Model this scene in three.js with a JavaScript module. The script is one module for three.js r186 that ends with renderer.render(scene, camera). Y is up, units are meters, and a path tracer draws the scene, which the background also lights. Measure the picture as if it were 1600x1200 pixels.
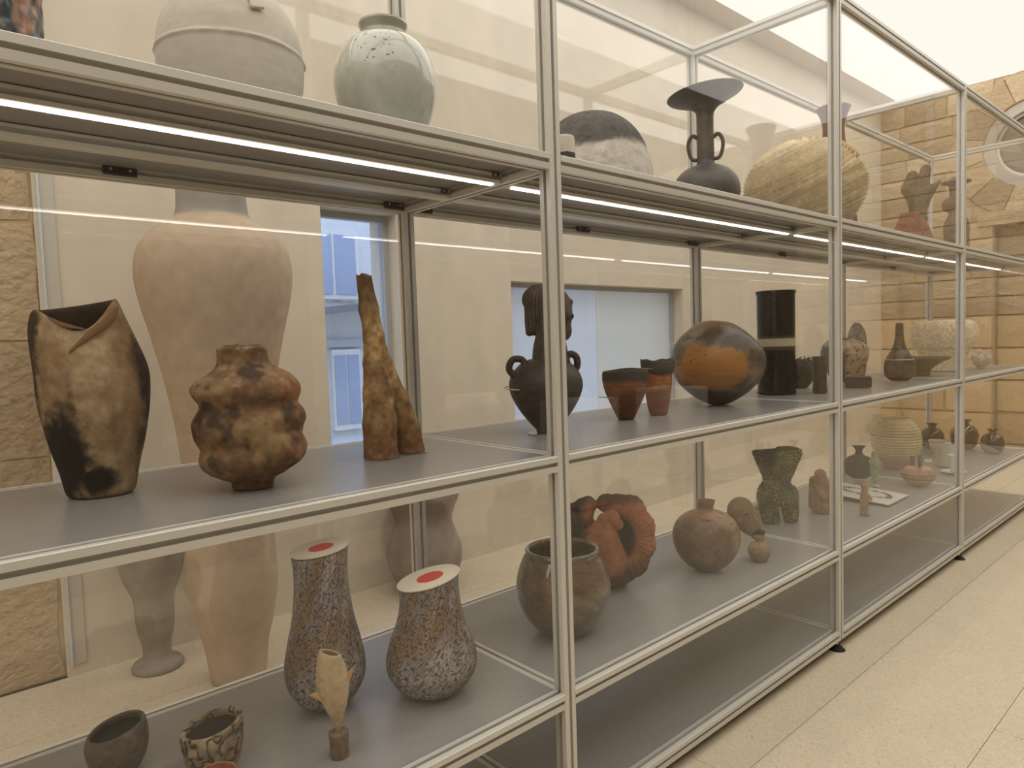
import * as THREE from 'three';
import { MarchingCubes } from 'three/addons/objects/MarchingCubes.js';
import { RectAreaLightUniformsLib } from 'three/addons/lights/RectAreaLightUniformsLib.js';
import { mergeGeometries, mergeVertices, toCreasedNormals } from 'three/addons/utils/BufferGeometryUtils.js';
import { RoundedBoxGeometry } from 'three/addons/geometries/RoundedBoxGeometry.js';

// ---------------------------------------------------------------- camera, sky, light, exposure
const scene = new THREE.Scene();
const camera = new THREE.PerspectiveCamera(58.56, 4 / 3, 0.05, 80);
camera.position.set(-1.2458, 1.3492, 1.2156);
camera.rotation.set(-0.0602, -0.725, -0.0328, 'YXZ');
camera.updateMatrixWorld();
RectAreaLightUniformsLib.init();
const renderer = new THREE.WebGLRenderer({ antialias: true });
renderer.toneMapping = THREE.LinearToneMapping;
renderer.toneMappingExposure = 1.0;
renderer.shadowMap.enabled = true;
const SKY = new THREE.Color().setRGB(1.15, 1.55, 2.5);     // daylight of the courtyard: blue beside the warm room lamps
scene.background = SKY;
const CEIL_GLOW = 1.0, CEIL_LIGHT = 0.9;                // stretch ceiling: what the eye sees of it, and what it adds as a lamp
const CEIL_TINT = [1.0, 0.945, 0.85];
const LED_GLOW = 5, LED_LIGHT = 13;

// ---------------------------------------------------------------- sizes (metres)
const W = 1.65, K0 = -1, K1 = 3;                          // bay width; first and last frame of the case
const P = 0.04, D = 0.705;                                // profile, outer depth of the case
const YT = 2.694, YU = 1.7953, YM = 1.0377, YL = 0.4145, YB = 0.0664;
const TOP = 0.0204;                                        // shelf surface above a rail's axis
const SU = YU + TOP, SM = YM + TOP, SL = YL + TOP;
const ZB = -2.16, ZF = 3.2, XR = 8.06, XL = -4.6, HC = 4.1, XP = -0.812;

// ---------------------------------------------------------------- helpers
let seed = 12345;
const rnd = () => ((seed = (Math.imul(seed, 1664525) + 1013904223) >>> 0) / 4294967296);
const rr = (a, b) => a + (b - a) * rnd();
function hash(i, j, k) { let h = Math.imul(i, 374761393) ^ Math.imul(j, 668265263) ^ Math.imul(k, 1274126177); h = Math.imul(h ^ (h >>> 13), 1274126177); return ((h ^ (h >>> 16)) >>> 0) / 4294967296; }
function vnoise(x, y, z) {
  const i = Math.floor(x), j = Math.floor(y), k = Math.floor(z);
  let u = x - i, v = y - j, w = z - k; u = u * u * (3 - 2 * u); v = v * v * (3 - 2 * v); w = w * w * (3 - 2 * w);
  const l = (a, b, t) => a + (b - a) * t;
  return l(l(l(hash(i, j, k), hash(i + 1, j, k), u), l(hash(i, j + 1, k), hash(i + 1, j + 1, k), u), v),
    l(l(hash(i, j, k + 1), hash(i + 1, j, k + 1), u), l(hash(i, j + 1, k + 1), hash(i + 1, j + 1, k + 1), u), v), w);
}
function fbm(x, y, z, f, o = 4) { let s = 0, a = 0.5, n = 0; for (let q = 0; q < o; q++) { s += a * vnoise(x * f + q * 7.3, y * f + q * 3.1, z * f - q * 5.7); n += a; a *= 0.55; f *= 2.1; } return s / n; }
const N = (p, f, o) => fbm(p[0] + 5, p[1] + 9, p[2] + 13, f, o);
const sst = (a, b, x) => { const t = Math.min(1, Math.max(0, (x - a) / (b - a))); return t * t * (3 - 2 * t); };
const mix = (a, b, t) => [a[0] + (b[0] - a[0]) * t, a[1] + (b[1] - a[1]) * t, a[2] + (b[2] - a[2]) * t];
const mul = (a, s) => [a[0] * s, a[1] * s, a[2] * s];
const lin = c => { c /= 255; c = Math.min(1, Math.max(0, c)); return c <= 0.04045 ? c / 12.92 : ((c + 0.055) / 1.055) ** 2.4; };
const rgb = (r, g, b) => new THREE.Color().setRGB(lin(r), lin(g), lin(b));
const tone = c => { const l = 0.3 * c[0] + 0.59 * c[1] + 0.11 * c[2]; return mix(c, [l, l, l], 0.24); };   // fired clay is never as vivid as the swatches picked
const gauss = (x, s) => Math.exp(-x * x / (s * s));

function dataTex(w, h, f, srgb = true) {
  const a = new Uint8Array(w * h * 4);
  for (let j = 0; j < h; j++) for (let i = 0; i < w; i++) { const c = f((i + 0.5) / w, (j + 0.5) / h), q = (j * w + i) * 4; a[q] = c[0]; a[q + 1] = c[1]; a[q + 2] = c[2]; a[q + 3] = 255; for (let e = 0; e < 3; e++) a[q + e] = Math.max(0, Math.min(255, c[e])); }
  const t = new THREE.DataTexture(a, w, h, THREE.RGBAFormat); t.magFilter = t.minFilter = THREE.LinearFilter; t.wrapS = t.wrapT = THREE.RepeatWrapping;
  if (srgb) t.colorSpace = THREE.SRGBColorSpace; t.needsUpdate = true; return t;
}
const names = {};
function numbered(n) { const c = names[n] = (names[n] ?? -1) + 1; return c ? `${n}_${String(c).padStart(3, '0')}` : n; }
function thing(name, label, category, pos = [0, 0, 0], turn = 0, group) {
  const o = new THREE.Group(); o.name = numbered(name); scene.add(o); o.position.set(...pos); o.rotation.y = turn;
  o.userData = { label, category }; if (group) o.userData.group = group; return o;
}
function part(name, geo, mat, parent, pos, label) {
  const m = new THREE.Mesh(geo, mat); m.name = name; m.castShadow = m.receiveShadow = true; if (pos) m.position.set(...pos);
  if (label) m.userData.label = label; parent.add(m); return m;
}
function struct(name, geo, mat, pos) {
  const m = geo ? new THREE.Mesh(geo, mat) : new THREE.Group(); m.name = name; m.castShadow = m.receiveShadow = true;
  if (pos) m.position.set(...pos); m.userData.kind = 'structure'; scene.add(m); return m;
}
const face = (x, z) => Math.atan2(-1.2458 - x, 1.2156 - z);   // which way a piece is turned towards the visitor
const box = (w, h, d) => new THREE.BoxGeometry(w, h, d);
const std = (o) => new THREE.MeshStandardMaterial(o);
const phys = (o) => new THREE.MeshPhysicalMaterial(o);

// smooth curve through [r, y] points
function curve(pts, n) {
  const c = new THREE.CatmullRomCurve3(pts.map(p => new THREE.Vector3(p[0], p[1], 0)), false, 'centripetal');
  const low = Math.min(...pts.map(p => p[1]));
  return c.getSpacedPoints(n).map(v => [Math.max(0.0004, v.x), Math.max(low, v.y)]);
}
// a thrown vessel: profile from the foot up, over the lip and down inside; warp bends it; col / bmp give colour and relief at a point
function pot(o) {
  const n = o.seg ?? 72, prof = o.raw ? o.prof : curve(o.prof, o.rows ?? 90), m = prof.length, pos = [], uv = [], idx = [];
  const at = (u, v) => { const f = v * (m - 1), i = Math.min(m - 2, Math.floor(f)), t = f - i, r = prof[i][0] + (prof[i + 1][0] - prof[i][0]) * t, y = prof[i][1] + (prof[i + 1][1] - prof[i][1]) * t, a = u * Math.PI * 2; let p = [r * Math.sin(a), y, r * Math.cos(a)]; return o.warp ? o.warp(p, a, v) : p; };
  for (let j = 0; j < m; j++) for (let i = 0; i <= n; i++) { const p = at(i / n, j / (m - 1)); pos.push(...p); uv.push(i / n, j / (m - 1)); }
  for (let j = 0; j < m - 1; j++) for (let i = 0; i < n; i++) { const a = j * (n + 1) + i, b = a + 1, c = a + n + 1, d = c + 1; idx.push(a, b, d, a, d, c); }
  const g = new THREE.BufferGeometry(); g.setAttribute('position', new THREE.Float32BufferAttribute(pos, 3)); g.setAttribute('uv', new THREE.Float32BufferAttribute(uv, 2)); g.setIndex(idx); g.computeVertexNormals();
  const nn = g.attributes.normal;                                   // close the seam
  for (let j = 0; j < m; j++) { const a = j * (n + 1), b = a + n, v = new THREE.Vector3(nn.getX(a) + nn.getX(b), nn.getY(a) + nn.getY(b), nn.getZ(a) + nn.getZ(b)).normalize(); nn.setXYZ(a, v.x, v.y, v.z); nn.setXYZ(b, v.x, v.y, v.z); }
  const s = o.tex ?? 256, mat = (o.coat ? phys : std)({ roughness: o.rough ?? 0.8, metalness: 0, color: 0xffffff });
  if (o.col) mat.map = dataTex(s, s, (u, v) => tone(o.col(at(u, v), u, v))); else mat.color = rgb(...tone(o.flat));
  if (o.bmp) { mat.bumpMap = dataTex(s, s, (u, v) => { const b = 255 * o.bmp(at(u, v), u, v); return [b, b, b]; }, false); mat.bumpScale = o.bump ?? 0.003; }
  if (o.coat) { mat.clearcoat = o.coat; mat.clearcoatRoughness = 0.12; }
  return [g, mat];
}
// a modelled lump: sdf meshed by marching cubes in the box c +- h; colours per vertex
function clay(sdf, c, h, res, col, rough = 0.85, extra = {}) {
  const mc = new MarchingCubes(res, undefined, false, false, 260000); mc.isolation = 0; const s2 = res * res, hf = res / 2;
  for (let k = 0; k < res; k++) for (let j = 0; j < res; j++) for (let i = 0; i < res; i++) mc.field[k * s2 + j * res + i] = -sdf([c[0] + (i - hf) / hf * h[0], c[1] + (j - hf) / hf * h[1], c[2] + (k - hf) / hf * h[2]]) * 20;
  mc.update(); const a = mc.positionArray.slice(0, mc.count * 3);
  for (let i = 0; i < a.length; i += 3) for (let e = 0; e < 3; e++) a[i + e] = c[e] + a[i + e] * h[e];
  let g = new THREE.BufferGeometry(); g.setAttribute('position', new THREE.Float32BufferAttribute(a, 3)); g = mergeVertices(g, 1e-5); g.computeVertexNormals();
  const p = g.attributes.position, cl = new Float32Array(p.count * 3);
  for (let i = 0; i < p.count; i++) { const q = tone(col([p.getX(i), p.getY(i), p.getZ(i)])); cl[i * 3] = lin(q[0]); cl[i * 3 + 1] = lin(q[1]); cl[i * 3 + 2] = lin(q[2]); }
  g.setAttribute('color', new THREE.BufferAttribute(cl, 3));
  return [g, std({ vertexColors: true, roughness: rough, ...extra })];
}
const len = (x, y, z) => Math.sqrt(x * x + y * y + z * z);
const smin = (a, b, k) => { const h = Math.max(k - Math.abs(a - b), 0) / k; return Math.min(a, b) - h * h * k * 0.25; };
const ell = (p, c, r) => { const x = (p[0] - c[0]) / r[0], y = (p[1] - c[1]) / r[1], z = (p[2] - c[2]) / r[2], k = len(x, y, z); return (k - 1) * Math.min(r[0], r[1], r[2]); };
function cap(p, a, b, ra, rb) { const bx = b[0] - a[0], by = b[1] - a[1], bz = b[2] - a[2], px = p[0] - a[0], py = p[1] - a[1], pz = p[2] - a[2]; const t = Math.min(1, Math.max(0, (px * bx + py * by + pz * bz) / (bx * bx + by * by + bz * bz))); return len(px - bx * t, py - by * t, pz - bz * t) - (ra + (rb - ra) * t); }
function chain(p, pts, k = 0.01) { let d = 9; for (let i = 0; i < pts.length - 1; i++) d = smin(d, cap(p, pts[i], pts[i + 1], pts[i][3], pts[i + 1][3]), k); return d; }
function rod(pts, r, n = 24, m = 8, closed = false) { return new THREE.TubeGeometry(new THREE.CatmullRomCurve3(pts.map(p => new THREE.Vector3(...p)), closed), n, r, m, closed); }
const steel = std({ color: rgb(205, 203, 198), metalness: 0.9, roughness: 0.35 });
const shade = (c, p, f, s) => mul(c, 1 + s * (N(p, f, 3) - 0.5) * 2);
// ---------------------------------------------------------------- the room
const plasterTex = dataTex(512, 512, (u, v) => { const a = Math.PI * 2, X = Math.cos(u * a), Y = Math.sin(u * a), Z = v * 6; const n = fbm(X * 1.2 + 4, Y * 1.2 + 4, Z * 0.2 + Math.sin(v * a), 2.2, 4), s = fbm(X * 4, Y * 4, v * 90, 1.5, 2); return mul([217, 207, 189], 0.93 + 0.1 * n + 0.05 * s); });
plasterTex.repeat.set(0.28, 0.28);
const plaster = std({ map: plasterTex, roughness: 0.92 });
const white = std({ color: rgb(222, 216, 203), roughness: 0.75 });
const greyPaint = std({ color: rgb(176, 180, 184), roughness: 0.5 });
const darkMat = std({ color: rgb(120, 118, 112), roughness: 0.9 });

// floor: rows of stone slabs 46 cm wide, each slab a piece of its own
{
  const floor = struct('floor', box(XR - XL + 0.9, 0.1, ZF - ZB + 0.9), std({ color: rgb(150, 136, 112), roughness: 0.95 }), [(XR + XL) / 2, -0.058, (ZF + ZB) / 2]);
  const slabTex = [0, 1, 2].map(q => dataTex(1024, 1024, (u, v) => {
    const a = Math.PI * 2, n = fbm(Math.cos(u * a) + 3, Math.sin(u * a) + Math.cos(v * a) + 3, Math.sin(v * a) + q * 5, 1.4, 3), g = vnoise(u * 420, v * 420, q + 3), g2 = vnoise(u * 150, v * 150, q + 9), sp = vnoise(u * 210, v * 210, q), sp2 = vnoise(u * 120 + 9, v * 120, q);
    let c = mul([216, 202, 176], 0.95 + 0.05 * n + 0.09 * (g - 0.5) + 0.05 * (g2 - 0.5)); if (sp > 0.93) c = mul(c, 0.84); if (sp2 > 0.95) c = mul(c, 0.88); return c;
  }));
  const mats = slabTex.map(t => std({ map: t, roughness: 0.62 }));
  const pw = 0.46; let r = 0;
  for (let z = -2.16; z < 3.15; z += pw, r++) {
    const zc = z + pw / 2; let x = 2.67 - 8.4 + (r % 2 ? 0 : 0.0) + ((r * 37) % 5) * 0.42 * (Math.abs(zc + 0.09) < 0.3 || Math.abs(zc - 0.37) < 0.3 ? 0 : 1);
    for (; x < XR; x += 2.1) {
      const x0 = Math.max(x, XL), x1 = Math.min(x + 2.1, XR); if (x1 - x0 < 0.1) continue;
      const z0 = Math.max(z, ZB), z1 = Math.min(z + pw, ZF), g = box(x1 - x0 - 0.002, 0.012, z1 - z0 - 0.002);
      const p = g.attributes.position, uv = g.attributes.uv; for (let i = 0; i < p.count; i++) uv.setXY(i, (p.getX(i) + x0) * 0.8 + r * 0.31, (p.getZ(i) + zc) * 0.8);
      part('slab', g, mats[(r + Math.round(x * 3)) % 3 < 0 ? 0 : Math.abs(r + Math.round(x)) % 3], floor, [(x0 + x1) / 2 - floor.position.x, 0.052, (z0 + z1) / 2 - floor.position.z]);
    }
  }
}
// luminous stretch ceiling
{
  const ceiling = struct('ceiling', box(XR - XL + 0.6, 0.12, ZF - ZB + 0.6), std({ color: rgb(205, 190, 165), roughness: 0.9 }), [(XR + XL) / 2, HC + 0.09, (ZF + ZB) / 2]);
  part('ceiling_border', box(XR - XL, 0.028, -1.95 - ZB), std({ color: rgb(205, 192, 168), roughness: 0.9 }), ceiling, [0, -0.075, (ZB - 1.95) / 2 - ceiling.position.z]);
  const glow = std({ color: 0x000000, roughness: 1, emissive: new THREE.Color().setRGB(...CEIL_TINT), emissiveIntensity: CEIL_GLOW });
  const nx = 4, nz = 2, w = (XR - XL) / nx, d = (3.19 + 1.95) / nz;
  for (let i = 0; i < nx; i++) for (let j = 0; j < nz; j++) {
    const x = XL + w * (i + 0.5), z = -1.95 + d * (j + 0.5);
    part('light_panel', box(w, 0.02, d), glow, ceiling, [x - ceiling.position.x, -0.08, z - ceiling.position.z]);
    const l = new THREE.RectAreaLight(new THREE.Color().setRGB(...CEIL_TINT), CEIL_LIGHT, w, d); l.position.set(x, HC - 0.01, z); l.rotation.x = -Math.PI / 2; scene.add(l);
  }
}
// walls: the back one is plastered from the stone pier on and has two openings to the courtyard
{
  const wb = struct('wall_back', null, null, [0, 0, ZB - 0.15]);
  const seg = (x0, x1, y0, y1) => part('wall_segment', box(x1 - x0, y1 - y0, 0.3), plaster, wb, [(x0 + x1) / 2, (y0 + y1) / 2, 0]);
  const O1 = [0.44, 0.905, 0.62, 2.1], O2 = [1.763, 3.7, 0.6, 1.755];
  seg(XP, O1[0], 0, HC); seg(O1[0], O1[1], 0, O1[2]); seg(O1[0], O1[1], O1[3], HC); seg(O1[1], O2[0], 0, HC); seg(O2[0], O2[1], 0, O2[2]); seg(O2[0], O2[1], O2[3], HC); seg(O2[1], XR + 0.1, 0, HC);
  struct('wall_left', box(0.2, HC + 0.1, ZF - ZB), plaster, [XL - 0.1, HC / 2, (ZF + ZB) / 2]);
  struct('wall_front', box(XR - XL + 0.6, HC + 0.1, 0.3), std({ color: rgb(104, 94, 80), roughness: 0.9 }), [(XR + XL) / 2, HC / 2, ZF + 0.15]);
  const pane = phys({ color: 0xffffff, transmission: 1, thickness: 0, roughness: 0.0, ior: 1.45 });
  const frost = phys({ color: rgb(240, 234, 224), transmission: 1, thickness: 0, roughness: 0.85, ior: 1.45 });
  const frostFade = frost.clone(); frostFade.color = rgb(240, 230, 212);  // right pane tinted warmer to paint the blue daylight fading out
  [[O1, pane, 0.035], [O2, frost, 0.03]].forEach(([[x0, x1, y0, y1], m, f], i) => {
    const q = struct('window_' + (i + 1), null, null, [(x0 + x1) / 2, (y0 + y1) / 2, ZB - 0.12]); const ww = x1 - x0, hh = y1 - y0;
    for (const s of [-1, 1]) { part('window_frame', box(f, hh, 0.05), greyPaint, q, [s * (ww - f) / 2, 0, 0]); part('window_frame', box(ww - 2 * f, f, 0.05), greyPaint, q, [0, s * (hh - f) / 2, 0]); }
    if (i === 0) part('window_pane', box(ww - 2 * f, hh - 2 * f, 0.006), m, q);
    else for (const s of [-1, 1]) part('window_pane', box(ww / 2 - f - 0.001, hh - 2 * f, 0.006), s < 0 ? m : frostFade, q, [s * (ww - 2 * f) / 4, 0, 0]);
  });
}
// stone: end wall and the pier at the left
const stoneTex = [0, 1, 2].map(q => dataTex(256, 256, (u, v) => { const x = u * 2 + q * 5, y = v * 2; const n = fbm(x, y, q, 2, 4), g = fbm(x, y, q + 8, 22, 3), k = vnoise(x * 26, y * 26, q + 4); let c = mul(mix([221, 202, 170], [204, 186, 156], n), 0.9 + 0.1 * n + 0.14 * (g - 0.5)); if (k > 0.93) c = mul(c, 0.86); return c; }));
const stoneBump = dataTex(256, 256, (u, v) => { const b = 255 * (0.65 * fbm(u * 3, v * 3, 1, 2.4, 4) + 0.35 * fbm(u * 3, v * 3, 2, 14, 3)); return [b, b, b]; }, false);
const stoneMats = []; for (const t of stoneTex) for (const k of [[255, 252, 248], [238, 231, 224], [216, 208, 200]]) stoneMats.push(std({ map: t, color: rgb(...k), bumpMap: stoneBump, bumpScale: 0.022, roughness: 0.93 }));
const greyStone = [0, 1, 2].map(q => std({ map: stoneTex[q], color: rgb(226 - 8 * q, 214 - 6 * q, 200), bumpMap: stoneBump, bumpScale: 0.008, roughness: 0.93 }));
const smoothStone = [0, 1].map(q => std({ map: stoneTex[q], color: rgb(250 - q * 12, 240 - q * 12, 222 - q * 10), bumpMap: stoneBump, bumpScale: 0.003, roughness: 0.9 }));
const mortar = std({ color: rgb(186, 166, 130), roughness: 0.97 });
function blockGeo(k) {                                     // a hewn block of unit size: proud rough face towards +z, chipped arrises
  const n = 4, pos = [], uv = [], idx = []; seed = 900 + k * 77;
  for (let j = 0; j <= n; j++) for (let i = 0; i <= n; i++) { const e = i === 0 || j === 0 || i === n || j === n, x = i / n - 0.5, y = j / n - 0.5; pos.push(x * (e ? 0.985 : 1) + (e ? rr(-0.012, 0.012) : 0), y * (e ? 0.97 : 1) + (e ? rr(-0.02, 0.02) : 0), e ? 0.4 + rr(0, 0.06) : 0.5 + rr(-0.08, 0.08)); uv.push(i / n, j / n * 0.6); }
  for (let j = 0; j < n; j++) for (let i = 0; i < n; i++) { const a = j * (n + 1) + i; idx.push(a, a + 1, a + n + 2, a, a + n + 2, a + n + 1); }
  const ring = []; for (let i = 0; i < n; i++) ring.push(i); for (let j = 0; j < n; j++) ring.push(j * (n + 1) + n); for (let i = n; i > 0; i--) ring.push(n * (n + 1) + i); for (let j = n; j > 0; j--) ring.push(j * (n + 1));
  const b = pos.length / 3; ring.forEach(q => { pos.push(pos[q * 3], pos[q * 3 + 1], -0.5); uv.push(uv[q * 2], uv[q * 2 + 1]); });
  ring.forEach((q, i) => { const q2 = ring[(i + 1) % ring.length], c = b + i, d = b + (i + 1) % ring.length; idx.push(q, c, d, q, d, q2); });
  const g = new THREE.BufferGeometry(); g.setAttribute('position', new THREE.Float32BufferAttribute(pos, 3)); g.setAttribute('uv', new THREE.Float32BufferAttribute(uv, 2)); g.setIndex(idx);
  return toCreasedNormals(g, 0.7);
}
const blockGeos = [0, 1, 2, 3].map(blockGeo);
function block(parent, u, y, w, h, depth, mat, put, k, turnX) { const m = part('stone_block', blockGeos[k % 4], mat, parent); put(m, u, y); m.scale.set(w, h, depth); return m; }
{
  const wall = struct('wall_right', box(0.3, HC + 0.1, ZF - ZB + 0.4), mortar, [XR + 0.28, HC / 2, (ZF + ZB) / 2]);
  const put = back => (m, z, y) => { m.position.set(XR - 0.02 + back - wall.position.x, y - wall.position.y, z - wall.position.z); m.rotation.y = -Math.PI / 2; };
  const OC = [3.33, -0.62], OR = 0.33, OA = 0.78;          // the round window: centre (y, z), clear radius, outside of its stone arch
  {
    const sh = new THREE.Shape(), r = (s, a, b, c, d) => { s.moveTo(a, c); s.lineTo(b, c); s.lineTo(b, d); s.lineTo(a, d); s.closePath(); };
    r(sh, ZB, ZF, 0, HC); const h1 = new THREE.Path(), h2 = new THREE.Path(); r(h1, -0.98, 0.62, 0.002, 2.52); h2.absarc(OC[1], OC[0], 0.47, 0, Math.PI * 2, true); sh.holes.push(h1, h2);
    const m = part('mortar_bed', new THREE.ExtrudeGeometry(sh, { depth: 0.1, bevelEnabled: false, curveSegments: 40 }), mortar, wall); m.rotation.y = -Math.PI / 2; m.position.set(XR + 0.05 - wall.position.x, -wall.position.y, -wall.position.z);
  }
  let y = 0, row = 0; seed = 4242;
  while (y < HC - 0.02) {
    let h = y < 1.12 ? 0.37 : rr(0.17, 0.235); if (HC - y - h < 0.12) h = HC - y;
    let z = ZB - rr(0, 0.3);
    while (z < ZF) {
      let w = y < 1.12 ? rr(0.5, 0.8) : rr(0.34, 0.66); const inDoor = (a) => a > -0.98 && a < 0.62 && y + h / 2 < 2.52;
      if (z < -0.98 && z + w > -1.15 && y + h / 2 < 2.52) w = Math.max(0.12, -0.98 - z); if (z < 0.62 && z + w > 0.5 && z > -0.98 && y + h / 2 < 2.52) w = Math.max(0.12, 0.62 - z);
      const zc = z + w / 2, yc = y + h / 2, dist = Math.hypot(yc - OC[0], zc - OC[1]);
      const ds = Math.min(...[-1, 0, 1].flatMap(a => [-1, 0, 1].map(b => Math.hypot(yc + a * h / 2 - OC[0], zc + b * w / 2 - OC[1]))));
      if (dist > OA + 0.06 || ds > OA - 0.02) {
        const d = inDoor(zc), mats = y < 1.12 ? smoothStone : d ? greyStone : stoneMats;
        block(wall, zc, yc, w - 0.013, h - 0.011, d ? 0.1 : 0.15 + rr(0, 0.012), mats[Math.floor(rnd() * mats.length)], put(d ? 0.17 : 0.02), row + Math.floor(z * 7) & 3);
      }
      z += w;
    }
    y += h; row++;
  }
  // voussoirs round the window and its pale dressed ring
  const voussoir = (r0, r1, a0, a1, depth, mat, name, x) => { const s = new THREE.Shape(); s.absarc(0, 0, r1, a0, a1, false); s.absarc(0, 0, r0, a1, a0, true); const g = new THREE.ExtrudeGeometry(s, { depth, bevelEnabled: true, bevelSize: 0.005, bevelThickness: 0.006, bevelSegments: 1, curveSegments: 6 }); const m = part(name, g, mat, wall); m.position.set(x - wall.position.x, OC[0] - wall.position.y, OC[1] - wall.position.z); m.rotation.y = -Math.PI / 2; return m; };
  const grey = std({ color: rgb(196, 190, 180), roughness: 0.8 }); const rel = stoneMats.map(m => { const c = m.clone(); c.map = m.map.clone(); c.map.repeat.set(1.6, 1.6); c.map.needsUpdate = true; return c; }).slice(0, 3);
  for (let i = 0; i < 13; i++) { const a = i / 13 * Math.PI * 2, b = (i + 1) / 13 * Math.PI * 2; voussoir(0.475, OA, a + 0.012, b - 0.012, 0.1, rel[i % 3], 'arch_stone', XR + 0.034); }
  for (let i = 0; i < 4; i++) voussoir(OR + 0.03, 0.465, i * Math.PI / 2 + 0.01, (i + 1) * Math.PI / 2 - 0.01, 0.12, grey, 'window_surround', XR + 0.075);
  const ring = part('window_frame', new THREE.TorusGeometry(OR + 0.018, 0.022, 10, 48), white, wall); ring.position.set(XR + 0.02 - wall.position.x, OC[0] - wall.position.y, OC[1] - wall.position.z); ring.rotation.y = Math.PI / 2;
  const disc = part('window_pane', new THREE.CylinderGeometry(OR + 0.01, OR + 0.01, 0.008, 40), std({ color: rgb(126, 118, 104), roughness: 0.25 }), wall); disc.position.set(XR + 0.05 - wall.position.x, OC[0] - wall.position.y, OC[1] - wall.position.z); disc.rotation.z = Math.PI / 2;
  // lintel over the walled-up doorway
  block(wall, -0.2, 2.56, 1.9, 0.16, 0.2, stoneMats[4], put(0.0), 2);
  // pier of big hewn blocks at the left of the back wall
  const pier = struct('wall_back_stone', box(-XL + XP - 0.002, HC, 0.24), mortar, [(XL + XP) / 2, HC / 2, ZB - 0.142]);
  const pput = (m, x, yy) => m.position.set(x - pier.position.x, yy - pier.position.y, ZB - 0.06 - pier.position.z);
  seed = 777; let yy = 0, q = 0;
  while (yy < HC - 0.05) { let h = rr(0.38, 0.52); if (HC - yy - h < 0.2) h = HC - yy; let x = XP + 0.006 - rr(0, 0.01); while (x > XL) { const w = rr(0.7, 1.1), m = block(pier, x - w / 2, yy + h / 2, w - 0.005, h - 0.005, 0.1, stoneMats[(q * 2 + Math.floor(rnd() * 3)) % 9], pput, q++); x -= w; if (x < -3.4) break; } yy += h; }
  // pale metal edging where the plaster lining starts beside the bare stone
  const trim = struct('trim_1', null, null, [XP + 0.046, HC / 2, ZB + 0.005]);
  part('cover_strip', box(0.05, HC - 0.1, 0.008), std({ color: rgb(200, 194, 182), roughness: 0.7 }), trim); part('edge_bead', box(0.008, HC - 0.1, 0.022), std({ color: rgb(206, 212, 220), roughness: 0.4 }), trim, [-0.029, 0, 0.004]);
}
// courtyard outside the openings
{
  struct('courtyard_ground', box(40, 0.1, 14), std({ color: rgb(205, 205, 200), roughness: 0.95 }), [4, -0.12, ZB - 0.3 - 7.05]);
  const b = thing('courtyard_building', 'pale stone building across the courtyard, seen blue through the narrow window', 'building', [3.2, -0.07, -8.9]);
  const fm = std({ color: rgb(214, 210, 200), roughness: 0.9 }), fd = std({ color: rgb(158, 166, 178), roughness: 0.3 });
  part('wall', box(26, 6.5, 0.4), fm, b, [0, 3.25, -0.2]);
  part('string_course', box(26, 0.12, 0.12), std({ color: rgb(176, 174, 170), roughness: 0.9 }), b, [0, 1.5, 0.06]);
  for (const [x, y, w, h] of [[-0.55, 2.75, 0.9, 1.1], [0.75, 2.75, 0.9, 1.1], [-1.9, 2.75, 0.9, 1.1], [2.6, 2.75, 0.9, 1.1], [0.9, 0.75, 0.5, 1.3]]) { const f = part('window', box(w, h, 0.1), white, b, [x, y, 0.03]); part('pane', box(w * 0.4, h * 0.86, 0.02), fd, f, [-w * 0.23, 0, 0.055]); part('pane', box(w * 0.4, h * 0.86, 0.02), fd, f, [w * 0.23, 0, 0.055]); }
  const aw = part('awning', box(5.5, 0.1, 0.7), std({ color: rgb(120, 116, 112), roughness: 0.8 }), b, [0.2, 1.98, 0.35]); aw.rotation.z = 0.1;
}
// what the rear glass mirrors on the visitors' side
{
  [[2.9, 2.6, 0.46], [4.4, 2.75, 0.5]].forEach(([x, z, s], i) => {
    const p = thing('pedestal', ['white pedestal by the wall behind the visitor, nearer one, only faintly mirrored', 'white pedestal by the wall behind the visitor, farther one, only faintly mirrored'][i], 'pedestal', [x, 0, z]);
    part('column', new RoundedBoxGeometry(s, 0.85, s, 2, 0.004), white, p, [0, 0.435, 0]); part('recessed_base', box(s - 0.06, 0.01, s - 0.06), darkMat, p, [0, 0.005, 0]);
  });
  const e = thing('fire_extinguisher', 'red fire extinguisher on the wall behind the visitor, a faint pink reflection in the glass', 'fire extinguisher', [1.93, 0.68, ZF - 0.11]);
  const [g, m] = pot({ prof: [[0.0005, 0], [0.07, 0.002], [0.076, 0.02], [0.076, 0.3], [0.07, 0.35], [0.035, 0.39], [0.02, 0.41], [0.001, 0.412]], flat: [176, 30, 26], rough: 0.35, rows: 40, seg: 28 });
  part('cylinder', g, m, e); part('valve', new RoundedBoxGeometry(0.05, 0.06, 0.05, 2, 0.006), std({ color: 0x151515, roughness: 0.5 }), e, [0, 0.435, 0]);
  part('hose', rod([[0, 0.44, -0.03], [0.09, 0.46, -0.05], [0.11, 0.34, -0.06], [0.085, 0.14, -0.04]], 0.009), std({ color: 0x111111, roughness: 0.6 }), e);
  part('bracket', box(0.06, 0.3, 0.05), darkMat, e, [0, 0.2, 0.1]);
}
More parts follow.
